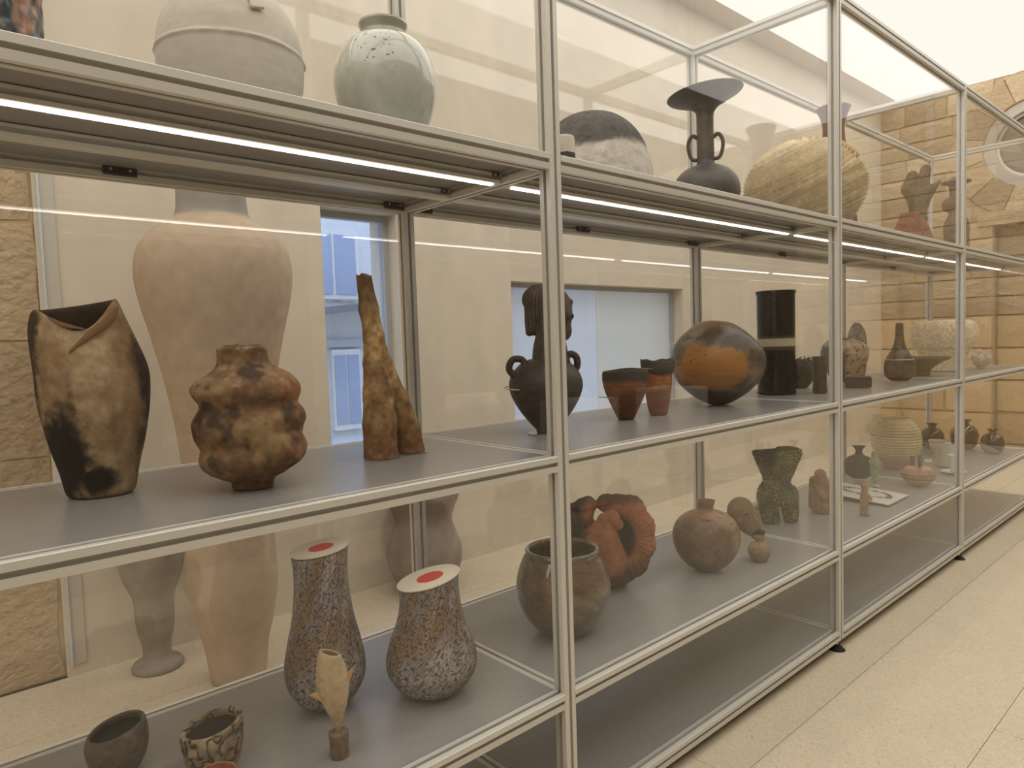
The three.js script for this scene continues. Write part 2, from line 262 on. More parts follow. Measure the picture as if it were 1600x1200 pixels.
// ---------------------------------------------------------------- the display case
const alu = std({ color: rgb(216, 213, 205), metalness: 0.2, roughness: 0.42 });
const slotMat = alu;
function profileShape(w, h, slots) {                       // w x h section; undercut T-slots on the sides named
  const s = new THREE.Shape(), a = w / 2, b = h / 2, q = 0.005, g = 0.002, d = Math.min(0.0118, h * 0.42), t = Math.min(0.0082, h * 0.3), c = 0.0014;
  const side = (name, f) => { if (slots.includes(name)) for (const [u, v] of [[-q, 0], [-q, g], [-t, g], [-t, d], [t, d], [t, g], [q, g], [q, 0]]) s.lineTo(...f(u, v)); };
  s.moveTo(-a + c, -b); side('b', (u, v) => [u, -b + v]); s.lineTo(a - c, -b); s.lineTo(a, -b + c); side('r', (u, v) => [a - v, u]);
  s.lineTo(a, b - c); s.lineTo(a - c, b); side('t', (u, v) => [-u, b - v]); s.lineTo(-a + c, b); s.lineTo(-a, b - c); side('l', (u, v) => [-a + v, -u]); s.closePath(); return s;
}
const bar = (w, h, L, slots) => new THREE.ExtrudeGeometry(profileShape(w, h, slots), { depth: L, bevelEnabled: false }).translate(0, 0, -L / 2);
const cas = thing('display_case', 'long freestanding aluminium and glass display case with lit grey shelves', 'display case', [0, 0, 0]);
const LW = W - P, DZ = D - 2 * P, ZR = -D + P / 2, ZFr = -P / 2;
const gFront = bar(P, P, LW, 'btlr').rotateY(Math.PI / 2), gDepth = bar(P, P, DZ, 'btlr'), gPost = bar(P, P, YT + P / 2 - (YB - P / 2), 'btlr').rotateX(Math.PI / 2);
const gJoist = bar(P, 0.026, LW, 'lr').rotateY(Math.PI / 2);
const shelfTex = dataTex(512, 256, (u, v) => { const n = fbm(u * 6, v * 2.4, 1, 2, 3), g = fbm(u * 6, v * 2.4, 2, 60, 2); return mul([152, 149, 146], 0.95 + 0.06 * n + 0.08 * (g - 0.5)); });
const shelfMat = std({ map: shelfTex, roughness: 0.3 });
const glass = phys({ color: 0xffffff, transmission: 1, thickness: 0, roughness: 0, ior: 1.5, specularIntensity: 0.6 });
const glassRear = phys({ color: 0xffffff, transmission: 1, thickness: 0, roughness: 0, ior: 1.5 });
const rubber = std({ color: rgb(28, 27, 26), roughness: 0.8 });
const bracketMat = std({ color: rgb(66, 61, 57), metalness: 0.5, roughness: 0.5 });
const ledMat = std({ color: 0x000000, emissive: new THREE.Color().setRGB(1, 0.94, 0.86), emissiveIntensity: LED_GLOW, roughness: 1 });
const levels = [YB, YL, YM, YU, YT], yMid = (YT + YB) / 2;
for (let k = K0; k <= K1; k++) {
  const x = k * W;
  for (const z of [ZFr, ZR]) {
    part('post', gPost, alu, cas, [x, yMid, z]);
    const f = part('levelling_foot', new THREE.CylinderGeometry(0.011, 0.034, 0.022, 28), rubber, cas, [x, 0.011, z]);
    part('stem', new THREE.CylinderGeometry(0.006, 0.006, 0.03, 12), steel, f, [0, 0.024, 0]);
  }
  for (const y of levels) part('depth_rail', gDepth, alu, cas, [x, y, -D / 2]);
}
const paneH = levels.slice(1).map((y, i) => [levels[i] + P / 2, y - P / 2]);
for (let k = K0; k < K1; k++) {
  const x = (k + 0.5) * W;
  for (const y of levels) for (const z of [ZFr, ZR]) part('rail', gFront, alu, cas, [x, y, z]);
  for (const [a, b] of paneH) {
    part('glass_pane', box(LW + 0.012, b - a + 0.012, 0.006), glass, cas, [x, (a + b) / 2, ZFr]);
    part('glass_pane', box(LW + 0.012, b - a + 0.012, 0.006), glassRear, cas, [x, (a + b) / 2, ZR]);
  }
  part('glass_lid', box(LW + 0.012, 0.006, DZ + 0.012), glass, cas, [x, YT, -D / 2]);
  for (const y of [YB, YL, YM, YU]) {
    part('shelf_panel', box(LW - 0.002, 0.012, DZ - 0.002), shelfMat, cas, [x, y + 0.0137, -D / 2]);
    if (y === YB) continue;
    for (const z of [-0.205, -0.435]) part('shelf_joist', gJoist, alu, cas, [x, y - 0.0072, z]);
    if (y === YL) continue;
    part('led_strip', new RoundedBoxGeometry(LW - 0.03, 0.004, 0.014, 1, 0.0015), ledMat, cas, [x, y - 0.0222, -0.205]);
    const l = new THREE.RectAreaLight(new THREE.Color().setRGB(1, 0.94, 0.86), LED_LIGHT, LW - 0.03, 0.014); l.position.set(x, y - 0.0252, -0.205); l.rotation.x = -Math.PI / 2; scene.add(l);
  }
  // corner connectors on the rear rail and at the joists, with their screw heads
  const conn = (px, py, pz, w, h, d, axis) => { const b = part('corner_bracket', new RoundedBoxGeometry(w, h, d, 2, 0.004), bracketMat, cas, [px, py, pz]); for (const s of axis === 'x' ? [-0.28, 0.28] : [0]) { const sc = part('screw', new THREE.CylinderGeometry(0.0035, 0.0035, 0.003, 12), steel, b, [axis === 'x' ? s * w : -w / 2 - 0.001, 0, axis === 'x' ? d / 2 + 0.001 : 0]); sc.rotation[axis === 'x' ? 'x' : 'z'] = Math.PI / 2; } };
  conn(x, YU, -0.661, 0.075, 0.026, 0.008, 'x');
  for (const s of [-1, 1]) conn(x + s * (LW / 2 - 0.036), YU, -0.661, 0.07, 0.028, 0.008, 'x');
  for (const z of [-0.18, -0.41]) conn(x + LW / 2 - 0.024, YU - 0.004, z + 0.006, 0.03, 0.012, 0.008, 'x');
}
part('end_pane', box(0.006, YT - YB - P + 0.012, DZ + 0.012), glass, cas, [K1 * W, yMid, -D / 2]).visible = false;
for (const [a, b] of paneH) part('glass_pane', box(0.006, b - a + 0.012, DZ + 0.012), glass, cas, [K1 * W, (a + b) / 2, -D / 2]);
cas.children.filter(c => c.name === 'end_pane').forEach(c => cas.remove(c));
// ---------------------------------------------------------------- middle shelf
const SLIM = { barrel_vase: 0.86, folded_vase: 0.93, forked_horn_sculpture: 0.98, beaker: 0.98, burnished_gourd_vessel: 0.955, black_cylinder_vase: 0.93, leaf_rim_bowl: 0.92, small_black_beaker: 0.91, half_dipped_vase: 0.9, black_stone_block: 0.89, pinched_bulb_vase: 0.89, long_necked_bottle: 0.87, wide_conical_bowl: 0.86, cream_torso_vessel: 0.845, rough_white_bowl: 0.82,
  marbled_vase: 0.81, trumpet_mouth_vase: 0.96, spiral_ribbed_vessel: 0.93, tall_red_flask: 0.9, hand_sculpture: 0.86, hat_figure: 0.84, crackle_vase: 0.98, winged_pod: 0.97, green_glazed_bowl: 0.87, bark_textured_bowl: 0.92, orange_rim_bowl: 0.9, round_bottle: 0.96, face_whistle_head: 0.95, little_jar: 0.94, mossy_torso: 0.93, seated_clay_figure: 0.91, flat_black_flask: 0.89, standing_clay_figurine: 0.89, green_figurine: 0.88, ribbed_globe_jar: 0.87, twin_head_pot: 0.86, white_footed_cup: 0.85, pale_cylinder_jar: 0.845, white_dish: 0.84, white_tapered_cup: 0.84, dark_glossy_jar: 0.9 };   // measured breadths over first estimates
const onShelf = (name, label, cat, x, y, z, turn = 0, group) => { const t = thing(name, label, cat, [x, y, z], face(x, z) + turn, group), b = SLIM[name] ?? 1; t.scale.set(b, 1, b); return t; };
{ // barrel-shaped vase with a crossed collar
  const t = onShelf('barrel_vase', 'tall tan barrel vase with smoke-blackened patches and a crossed collar', 'vase', -0.949, SM, -0.44);
  const col = p => {
    const n = N(p, 14, 4), n2 = N(p, 60, 3), n3 = N([p[0], p[1] * 4, p[2]], 30, 2);
    let c = mix([190, 160, 116], [160, 124, 82], sst(0.35, 0.7, n)); c = mix(c, [150, 100, 56], 0.5 * sst(0.02, 0.08, p[0]) * sst(0.1, 0.2, p[1]));
    let dk = Math.max(sst(0.075, 0.115, p[0] + 0.05 * (n - 0.5) + 0.02 * (n2 - 0.5)) * 0.9, sst(1.15, 0.4, len((p[0] + 0.072) / 0.062, (p[1] - 0.085) / 0.135, 0) + 0.7 * (n - 0.5) + 0.7 * (n2 - 0.5)), sst(1.15, 0.45, len((p[0] + 0.008) / 0.05, (p[1] - 0.036) / 0.036, 0) + 0.8 * (n - 0.5) + 0.5 * (n2 - 0.5)), sst(-0.1, -0.118, p[0] + 0.04 * (n - 0.5) + 0.02 * (n2 - 0.5)) * 0.75);
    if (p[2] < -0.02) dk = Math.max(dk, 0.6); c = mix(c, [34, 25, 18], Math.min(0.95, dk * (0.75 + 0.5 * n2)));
    return mul(c, 0.84 + 0.34 * n2 + 0.08 * (n3 - 0.5));
  };
  const rim = a => { const d = Math.atan2(Math.sin(a - 0.1), Math.cos(a - 0.1)); return -0.058 * Math.pow(Math.max(0, Math.cos(d)), 3) + 0.012 * Math.sin(a); };
  const [g, m] = pot({ prof: [[0.0005, 0], [0.066, 0.001], [0.073, 0.006], [0.084, 0.05], [0.104, 0.12], [0.119, 0.2], [0.121, 0.26], [0.116, 0.315], [0.107, 0.36], [0.094, 0.396], [0.089, 0.4], [0.084, 0.394], [0.094, 0.35], [0.1, 0.26], [0.08, 0.08], [0.0005, 0.06]], rows: 130, seg: 96, tex: 512, rough: 0.9,
    warp: (p, a) => { const t = sst(0.24, 0.4, p[1]), s = sst(0.3, 0.4, p[1]); return [p[0] * (1 - 0.06 * t) - 0.028 * t, p[1] + rim(a) * s, p[2] * (0.92 - 0.12 * t)]; }, col, bmp: p => N(p, 90, 3), bump: 0.002 });
  part('body', g, m, t);
  const flap = (pts, w) => { const n = 28, pos = [], idx = []; const c = new THREE.CatmullRomCurve3(pts.map(q => new THREE.Vector3(...q))); for (let i = 0; i <= n; i++) { const q = c.getPoint(i / n), k = w * (0.25 + 0.75 * Math.sin(Math.PI * Math.min(1, 0.12 + i / n * 0.9))); for (let j = 0; j < 8; j++) { const a = j / 8 * Math.PI * 2; pos.push(q.x, q.y + Math.cos(a) * k, q.z + Math.sin(a) * k * 0.55); } } for (let i = 0; i < n; i++) for (let j = 0; j < 8; j++) { const a = i * 8 + j, b = i * 8 + (j + 1) % 8; idx.push(a, b, b + 8, a, b + 8, a + 8); } const gg = new THREE.BufferGeometry(); gg.setAttribute('position', new THREE.Float32BufferAttribute(pos, 3)); gg.setIndex(idx); gg.computeVertexNormals(); return gg; };
  const fm = std({ color: rgb(142, 112, 78), roughness: 0.9, side: THREE.DoubleSide });
  part('collar_fold', flap([[0.062, 0.392, 0.018], [0.05, 0.372, 0.058], [0.02, 0.35, 0.084], [-0.012, 0.328, 0.098], [-0.046, 0.3, 0.103]], 0.011), fm, t);
  part('collar_fold', flap([[-0.108, 0.385, 0.01], [-0.09, 0.372, 0.046], [-0.055, 0.356, 0.072], [-0.012, 0.346, 0.082]], 0.006), fm, t);
}
{ // vase of heavy folds
  const t = onShelf('folded_vase', 'squat rust-brown vase of heavy swelling folds on a small foot', 'vase', -0.7, SM, -0.25);
  const col = p => { const n = N(p, 16, 4), n2 = N(p, 70, 3), n3 = N(p, 8, 3); let c = mix([150, 112, 70], [112, 74, 44], sst(0.35, 0.65, n)); c = mix(c, [168, 104, 52], 0.75 * sst(0.03, 0.11, p[0]) * sst(0.45, 0.6, n3 + 0.05)); c = mix(c, [172, 142, 84], 0.6 * gauss(len(p[0] - 0.03, p[1] - 0.11, 0), 0.05)); c = mix(c, [150, 140, 124], 0.5 * sst(0.62, 0.75, n2) * sst(0.2, 0.24, p[1])); c = mix(c, [60, 44, 34], 0.75 * sst(0.56, 0.72, N(p, 24, 3))); return mul(c, 0.75 + 0.5 * n2); };
  const sdf = p => {
    const w = 0.004 * (N(p, 40, 2) - 0.5);
    let d = ell(p, [-0.002, 0.132, 0], [0.121, 0.082, 0.112]); d = smin(d, ell(p, [-0.004, 0.068, 0.004], [0.108, 0.054, 0.104]), 0.008);
    d = smin(d, ell(p, [0.056, 0.088, 0.05], [0.064, 0.048, 0.058]), 0.008); d = smin(d, ell(p, [0.064, 0.15, 0.03], [0.058, 0.04, 0.075]), 0.008);
    let u = ell(p, [-0.04, 0.212, 0.02], [0.082, 0.036, 0.084]); u = smin(u, ell(p, [0.056, 0.208, 0.02], [0.058, 0.044, 0.078]), 0.02); u = smin(u, cap(p, [-0.004, 0.2, 0], [-0.008, 0.266, 0], 0.09, 0.054), 0.03);
    d = smin(d, u, 0.009);
    let f = Math.max(len(p[0], 0, p[2]) - 0.046, p[1] - 0.05, -p[1]); d = smin(d, f, 0.012);
    let nk = Math.max(len(p[0] + 0.008, 0, p[2] + 0.0) - 0.047 - 0.006 * sst(0.275, 0.297, p[1]), p[1] - 0.297, 0.22 - p[1]); d = smin(d, nk, 0.014);
    const hole = Math.max(len(p[0] + 0.008, 0, p[2]) - 0.036, 0.24 - p[1]); d = Math.max(d, -hole);
    return Math.max(d + w, -p[1] + 0.0005);
  };
  part('body', ...clay(sdf, [0, 0.15, 0], [0.145, 0.165, 0.145], 92, col), t);
}
{ // forked horn form
  const t = onShelf('forked_horn_sculpture', 'slender ochre forked horn-shaped clay sculpture with two rough legs', 'sculpture', -0.326, SM, -0.351);
  const col = p => { const n = N(p, 22, 4), n2 = N(p, 80, 3); let c = mix([196, 156, 92], [140, 96, 50], sst(0.3, 0.7, n)); c = mix(c, [132, 82, 44], 0.6 * sst(0.14, 0.02, p[1])); c = mix(c, [92, 66, 42], 0.6 * sst(0.5, 0.7, N(p, 12, 2)) * sst(0.28, 0.34, p[1])); return mul(c, 0.68 + 0.6 * n2); };
  const sdf = p => { let d = chain(p, [[0, 0, 0, 0.045], [0.001, 0.09, 0, 0.044], [0.0, 0.17, 0, 0.038], [-0.005, 0.25, 0, 0.0295], [-0.004, 0.32, 0, 0.0265], [-0.014, 0.39, 0, 0.0245], [-0.026, 0.5, 0, 0.0185]]); const e = chain(p, [[0.085, 0, -0.062, 0.038], [0.072, 0.07, -0.055, 0.037], [0.05, 0.15, -0.035, 0.03], [0.018, 0.25, -0.012, 0.022], [0.0, 0.33, 0, 0.016]]); d = smin(d, e, 0.006) + 0.003 * (N(p, 110, 3) - 0.5); return Math.max(d, -p[1] + 0.002, p[1] - 0.478 - 0.003 * Math.sin(p[0] * 240 + p[2] * 90)); };
  part('body', ...clay(sdf, [0.02, 0.24, -0.03], [0.12, 0.25, 0.1], 104, col, 0.93), t);
  part('mount_plate', new THREE.CylinderGeometry(0.046, 0.046, 0.002, 28), steel, t, [0.006, 0.001, 0.006]);
  part('mount_plate', new THREE.CylinderGeometry(0.04, 0.04, 0.002, 28), steel, t, [0.09, 0.001, -0.058]);
}
{ // jar with a carved head as its neck
  const t = onShelf('head_jar', 'dark brown jar with loop handles and a tall carved bearded head', 'jar', 0.27, SM, -0.334);
  const col = p => { const n = N(p, 18, 4), n2 = N([p[0], p[1] * 3, p[2]], 40, 3); return mul(mix([84, 68, 52], [50, 42, 36], n), 0.8 + 0.5 * n2); };
  const [g, m] = pot({ prof: [[0.0005, 0.004], [0.033, 0.004], [0.034, 0.012], [0.05, 0.03], [0.085, 0.075], [0.11, 0.122], [0.117, 0.155], [0.108, 0.19], [0.08, 0.222], [0.052, 0.236], [0.0005, 0.238]], rows: 70, tex: 320, rough: 0.55, col, bmp: p => N(p, 60, 3), bump: 0.0012 });
  part('body', g, m, t);
  part('display_disc', new THREE.CylinderGeometry(0.052, 0.052, 0.003, 36), steel, t, [-0.01, 0.0015, 0.006]);
  const headCol = p => { const h = p[0] < 0.012 && p[1] > 0.34 || p[1] > 0.438; let c = mul(mix([98, 80, 60], [62, 50, 40], N(p, 30, 3)), 0.8 + 0.4 * N(p, 90, 2)); if (h) c = mul(c, 0.8 + 0.5 * sst(0.4, 0.6, Math.sin(Math.atan2(p[2], p[0]) * 30 + p[1] * 30) * 0.5 + 0.5)); return c; };
  const hs = p => {
    let d = chain(p, [[0, 0.225, 0, 0.062], [-0.002, 0.26, 0, 0.05], [0, 0.33, 0, 0.044]], 0.02);
    let s = ell(p, [-0.006, 0.402, 0], [0.074, 0.066, 0.058]); s = smin(s, ell(p, [0.02, 0.372, 0], [0.054, 0.062, 0.046]), 0.03);    // skull, jaw
    s = smin(s, ell(p, [0.058, 0.322, 0.002], [0.024, 0.03, 0.024]), 0.018);                                                         // beard
    s = smin(s, cap(p, [0.068, 0.405, 0.008], [0.086, 0.366, 0.008], 0.009, 0.013), 0.008);                                           // nose
    s = smin(s, cap(p, [0.062, 0.412, -0.03], [0.068, 0.412, 0.038], 0.008, 0.008), 0.008);                                           // brow
    s = smin(s, cap(p, [0.066, 0.35, -0.016], [0.068, 0.35, 0.026], 0.0065, 0.0065), 0.005); s = smin(s, cap(p, [0.064, 0.337, -0.012], [0.066, 0.337, 0.024], 0.006, 0.006), 0.004); // lips
    s = Math.max(s, -ell(p, [0.066, 0.395, 0.036], [0.016, 0.009, 0.014])); s = smin(s, ell(p, [0.056, 0.394, 0.036], [0.012, 0.007, 0.01]), 0.002);     // eye
    s = smin(s, ell(p, [-0.02, 0.425, 0], [0.072, 0.05, 0.064]), 0.008);                                                             // cap of hair
    for (let q = 0; q < 4; q++) s = smin(s, cap(p, [-0.05 + q * 0.017, 0.415, 0.046 - Math.abs(q - 2) * 0.004], [-0.056 + q * 0.012, 0.322 + q * 0.008, 0.034], 0.015, 0.0125), 0.004); // locks
    for (let q = 0; q < 3; q++) s = smin(s, cap(p, [-0.066, 0.41, -0.02 + q * 0.018], [-0.066, 0.325, -0.016 + q * 0.016], 0.015, 0.014), 0.004);
    s = smin(s, ell(p, [-0.012, 0.378, 0.056], [0.012, 0.022, 0.008]), 0.004);                                                       // ear
    return smin(d, s, 0.008) + 0.0015 * Math.sin(Math.atan2(p[2], p[0]) * 30 + p[1] * 30) * sst(0.02, -0.01, p[0]) * sst(0.32, 0.35, p[1]);
  };
  part('carved_head', ...clay(hs, [0.002, 0.345, 0], [0.1, 0.13, 0.08], 100, headCol, 0.6), t, [0.018, 0, 0]).rotation.y = -0.7;
  const hm = std({ color: rgb(66, 54, 43), roughness: 0.6 });
  part('handle', rod([[-0.085, 0.175, 0.045], [-0.112, 0.21, 0.05], [-0.1, 0.238, 0.05], [-0.07, 0.236, 0.045], [-0.058, 0.2, 0.06]], 0.011, 24, 10), hm, t);
  part('handle', rod([[0.062, 0.225, 0], [0.078, 0.25, 0], [0.098, 0.24, -0.005], [0.1, 0.208, -0.008], [0.088, 0.195, -0.01]], 0.011, 24, 10), hm, t);
  part('support_wire', rod([[-0.08, 0.147, 0.098], [-0.115, 0.148, 0.062], [-0.13, 0.15, 0.02], [-0.122, 0.152, -0.02]], 0.0022), steel, t);
}
const darkTop = (lo, hi, body, top) => p => { const n = N(p, 16, 3), n2 = N([p[0], p[1] * 3, p[2]], 55, 3); const k = sst(lo, hi, p[1] + 0.03 * (n - 0.5)); let c = mix(mix(body, mul(body, 0.72), sst(0.4, 0.7, n)), top, k); return mul(c, 0.84 + 0.32 * n2); };
{
  const t = onShelf('pointed_pot', 'small red-brown pot tapering to a narrow base with sooty dark rim', 'pot', 0.705, SM, -0.367);
  part('body', ...pot({ prof: [[0.0005, 0], [0.028, 0.001], [0.031, 0.006], [0.05, 0.045], [0.073, 0.1], [0.083, 0.145], [0.082, 0.172], [0.081, 0.179], [0.076, 0.179], [0.075, 0.17], [0.07, 0.11], [0.04, 0.04], [0.0005, 0.03]], rows: 60, warp: p => [p[0], p[1] + 0.004 * Math.sin(p[0] * 30 + 1) * sst(0.16, 0.18, p[1]), p[2]], col: darkTop(0.125, 0.152, [164, 94, 52], [78, 66, 54]), bmp: p => N(p, 70, 3), bump: 0.0012 }), t);
  part('support_pin', rod([[-0.094, 0.085, 0.03], [-0.06, 0.086, 0.073], [-0.042, 0.085, 0.078]], 0.002), steel, t);
}
{
  const t = onShelf('dark_banded_beaker', 'tall orange clay beaker with a wide charcoal band below the lip', 'beaker', 0.885, SM, -0.356);
  const col = darkTop(0.158, 0.16, [198, 114, 58], [88, 82, 70]);
  part('body', ...pot({ prof: [[0.0005, 0], [0.03, 0.001], [0.034, 0.006], [0.042, 0.04], [0.05, 0.1], [0.055, 0.158], [0.059, 0.163], [0.063, 0.209], [0.059, 0.209], [0.052, 0.16], [0.045, 0.1], [0.0005, 0.03]], rows: 90, warp: (p, a) => [p[0], p[1] + (0.004 * Math.sin(a * 2 + 4) + 0.002 * Math.sin(a * 7)) * sst(0.19, 0.21, p[1]), p[2]], col, bmp: p => N(p, 70, 3), bump: 0.0012 }), t);
  part('support_pin', rod([[-0.066, 0.178, 0.012], [-0.045, 0.178, 0.048], [-0.018, 0.178, 0.066]], 0.002), steel, t);
}
{ // burnished gourd form
  const t = onShelf('burnished_gourd_vessel', 'large burnished orange and smoky grey gourd vessel with an uneven crown', 'vessel', 1.33, SM, -0.375);
  const col = p => { const n = N(p, 7, 4), n2 = N([p[0] * 0.5, p[1] * 3, p[2]], 26, 3); const smoke = [98, 84, 68]; let c = mix([150, 122, 90], smoke, sst(0.35, 0.6, n)); const n5 = N([p[0] * 0.8, p[1] * 1.6, p[2]], 16, 4); const patch = sst(1.12, 0.86, len((p[0] + 0.035) / 0.155, (p[1] - 0.165) / 0.092, 0) + 0.7 * (n - 0.5) + 0.5 * (n5 - 0.5)) * sst(-0.02, 0.06, p[2]); c = mix(c, [196, 124, 46], patch * 0.95); c = mix(c, [70, 60, 50], 0.75 * sst(0.55, 0.68, n5) * (1 - patch)); c = mix(c, [196, 140, 94], 0.55 * sst(0.3, 0.34, p[1]) * sst(0.4, 0.55, n)); c = mix(c, [58, 50, 44], 0.8 * sst(0.085, 0.04, p[1] + 0.04 * (n - 0.5) + p[0] * 0.12)); c = mix(c, [56, 46, 40], 0.7 * gauss(len(p[0] - 0.19, p[1] - 0.2, 0), 0.05)); if (vnoise(p[0] * 130, p[1] * 130, p[2] * 130) > 0.86 && gauss(len(p[0] + 0.085, p[1] - 0.225, 0), 0.045) > 0.35) c = [70, 44, 26]; return mul(c, 0.9 + 0.2 * n2); };
  const [g, m] = pot({ prof: [[0.0005, 0], [0.03, 0.001], [0.06, 0.012], [0.12, 0.05], [0.18, 0.11], [0.206, 0.175], [0.197, 0.232], [0.168, 0.275], [0.132, 0.308], [0.1, 0.332], [0.065, 0.347], [0.03, 0.352], [0.022, 0.351], [0.016, 0.345], [0.012, 0.3], [0.0005, 0.29]], rows: 100, seg: 96, tex: 512, rough: 0.36,
    warp: (p, a) => { const b = sst(0.24, 0.3, p[1]), l = 1 + 0.05 * Math.sin(a * 2 + 1.2) * sst(0.05, 0.2, p[1]) + 0.06 * b * Math.sin(a * 3 + 0.4); return [p[0] * l * 1.03 + 0.012 * b, p[1] + (0.016 * Math.sin(a + 2.4) * sst(0.14, 0.3, p[1]) - 0.008 * b * gauss(a - 0.75, 0.7)) * sst(0.01, 0.11, Math.hypot(p[0], p[2])), p[2] * l * 0.94]; }, col });
  part('body', g, m, t);
}
{ // tall oval cylinder
  const t = onShelf('black_cylinder_vase', 'tall glossy black cylinder vase crossed by one pale band', 'vase', 1.906, SM, -0.412);
  const col = p => { if (p[1] > 0.231 && p[1] < 0.27) return mul([206, 190, 158], 0.95 + 0.1 * N(p, 30, 2)); const n = N([p[0] * 2, p[1] * 0.25, p[2] * 2], 30, 3), e = sst(0.29, 0.27, p[1] + 0.015 * (N(p, 24, 2) - 0.5)) * sst(0.265, 0.27, p[1]) + sst(0.215, 0.222, p[1] + 0.01 * N(p, 40, 2)) * sst(0.232, 0.23, p[1]); return mix(mul(mix([44, 38, 34], [30, 27, 26], n), 0.85 + 0.3 * N(p, 60, 2)), [120, 92, 56], 0.7 * Math.min(1, e)); };
  part('body', ...pot({ prof: [[0.0005, 0.004], [0.092, 0.004], [0.097, 0.007], [0.097, 0.014], [0.0935, 0.018], [0.093, 0.25], [0.0935, 0.48], [0.098, 0.484], [0.099, 0.497], [0.094, 0.498], [0.088, 0.48], [0.086, 0.1], [0.0005, 0.06]], raw: true, seg: 72, tex: 512, rough: 0.16, col, warp: p => [p[0], p[1], p[2] * 0.86] }), t);
}
{
  const t = onShelf('leaf_rim_bowl', 'blackened round bowl with leafy ragged rim behind the black cylinder', 'bowl', 2.33, SM, -0.5);
  const col = p => mul(mix([70, 72, 60], [40, 44, 40], N(p, 26, 3)), 0.7 + 0.7 * N(p, 90, 2));
  part('body', ...pot({ prof: [[0.0005, 0], [0.04, 0.002], [0.075, 0.05], [0.088, 0.1], [0.08, 0.135], [0.05, 0.152], [0.046, 0.148], [0.07, 0.12], [0.0005, 0.03]], rows: 50, tex: 192, col, bmp: p => N(p, 60, 3), bump: 0.004 }), t);
  const lf = std({ color: rgb(74, 74, 60), roughness: 0.8 }); seed = 31;
  for (let i = 0; i < 14; i++) { const a = i / 14 * Math.PI * 2, m = part('leaf', new THREE.ConeGeometry(0.011, 0.045, 6), lf, t, [0.068 * Math.sin(a), 0.155, 0.068 * Math.cos(a)]); m.rotation.set(rr(-0.9, 0.9), a, rr(-0.8, 0.8)); m.scale.z = 0.35; }
}
{
  const t = onShelf('small_black_beaker', 'small plain black straight beaker beside the aluminium post', 'beaker', 2.055, SM, -0.269);
  part('body', ...pot({ prof: [[0.0005, 0], [0.034, 0.001], [0.036, 0.004], [0.036, 0.03], [0.034, 0.034], [0.036, 0.14], [0.038, 0.155], [0.0375, 0.176], [0.034, 0.177], [0.032, 0.1], [0.0005, 0.02]], raw: true, tex: 160, rough: 0.5, col: p => mul([66, 60, 52], 0.75 + 0.5 * N(p, 50, 3)) }), t);
}
{
  const t = onShelf('half_dipped_vase', 'round vase half grey and half flaking orange, with a dark oval mouth', 'vase', 2.87, SM, -0.49);
  const col = p => { const n = N(p, 22, 4); let c = mix([112, 104, 92], [84, 76, 66], n); const k = sst(-0.005, 0.02, p[0] + 0.05 * (n - 0.5)); c = mix(c, mix([206, 158, 98], [190, 160, 124], sst(0.4, 0.6, N(p, 30, 3))), k * 0.95); if (p[1] > 0.16) c = mix(c, [196, 186, 170], 0.7 * sst(0.52, 0.62, N(p, 18, 3))); if (N(p, 55, 2) > 0.63 && k > 0.5) c = [72, 58, 46]; return mul(c, 0.85 + 0.3 * N(p, 80, 2)); };
  part('body', ...pot({ prof: [[0.0005, 0], [0.07, 0.002], [0.1, 0.05], [0.132, 0.12], [0.14, 0.17], [0.126, 0.215], [0.09, 0.24], [0.06, 0.248], [0.058, 0.254], [0.052, 0.252], [0.05, 0.24], [0.08, 0.16], [0.0005, 0.05]], rows: 70, tex: 320, rough: 0.5, col, bmp: p => N(p, 50, 3), bump: 0.002, warp: p => [p[0] * 1.02, p[1] + 0.06 * (p[0]) * sst(0.18, 0.25, p[1]) * -1, p[2] * 0.95] }), t);
}
{
  const t = onShelf('black_stone_block', 'low black rough-edged ceramic block in front of the half-dipped vase', 'block', 2.431, SM, -0.239);
  const g = new RoundedBoxGeometry(0.14, 0.06, 0.09, 4, 0.01), p = g.attributes.position; for (let i = 0; i < p.count; i++) { const q = [p.getX(i), p.getY(i), p.getZ(i)]; p.setXYZ(i, q[0] * (1 + 0.06 * (vnoise(q[0] * 40, q[1] * 40, q[2] * 40 + 9) - 0.5)), q[1] + (q[1] > 0 ? 0.006 * Math.sin(q[0] * 50 + 1) : 0), q[2]); } g.computeVertexNormals();
  part('body', g, std({ color: rgb(58, 54, 50), roughness: 0.55 }), t, [0, 0.034, 0]); part('glass_base', box(0.13, 0.003, 0.08), glass, t, [0, 0.0017, 0]);
}
{
  const t = onShelf('pinched_bulb_vase', 'grey mottled bulb-shaped piece with pinched pointed top', 'sculpture', 3.19, SM, -0.55);
  const col = p => mul(mix([168, 162, 152], [112, 106, 98], N(p, 30, 3)), 0.75 + 0.5 * N(p, 90, 2));
  part('body', ...pot({ prof: [[0.0005, 0], [0.045, 0.002], [0.06, 0.05], [0.066, 0.16], [0.064, 0.23], [0.05, 0.29], [0.028, 0.33], [0.013, 0.345], [0.0005, 0.345]], rows: 60, tex: 224, warp: (p, a) => { const l = 1 + 0.13 * Math.sin(a * 5) * sst(0.2, 0.33, p[1]); return [p[0] * l, p[1], p[2] * l]; }, col, bmp: p => N(p, 60, 3), bump: 0.003 }), t);
}
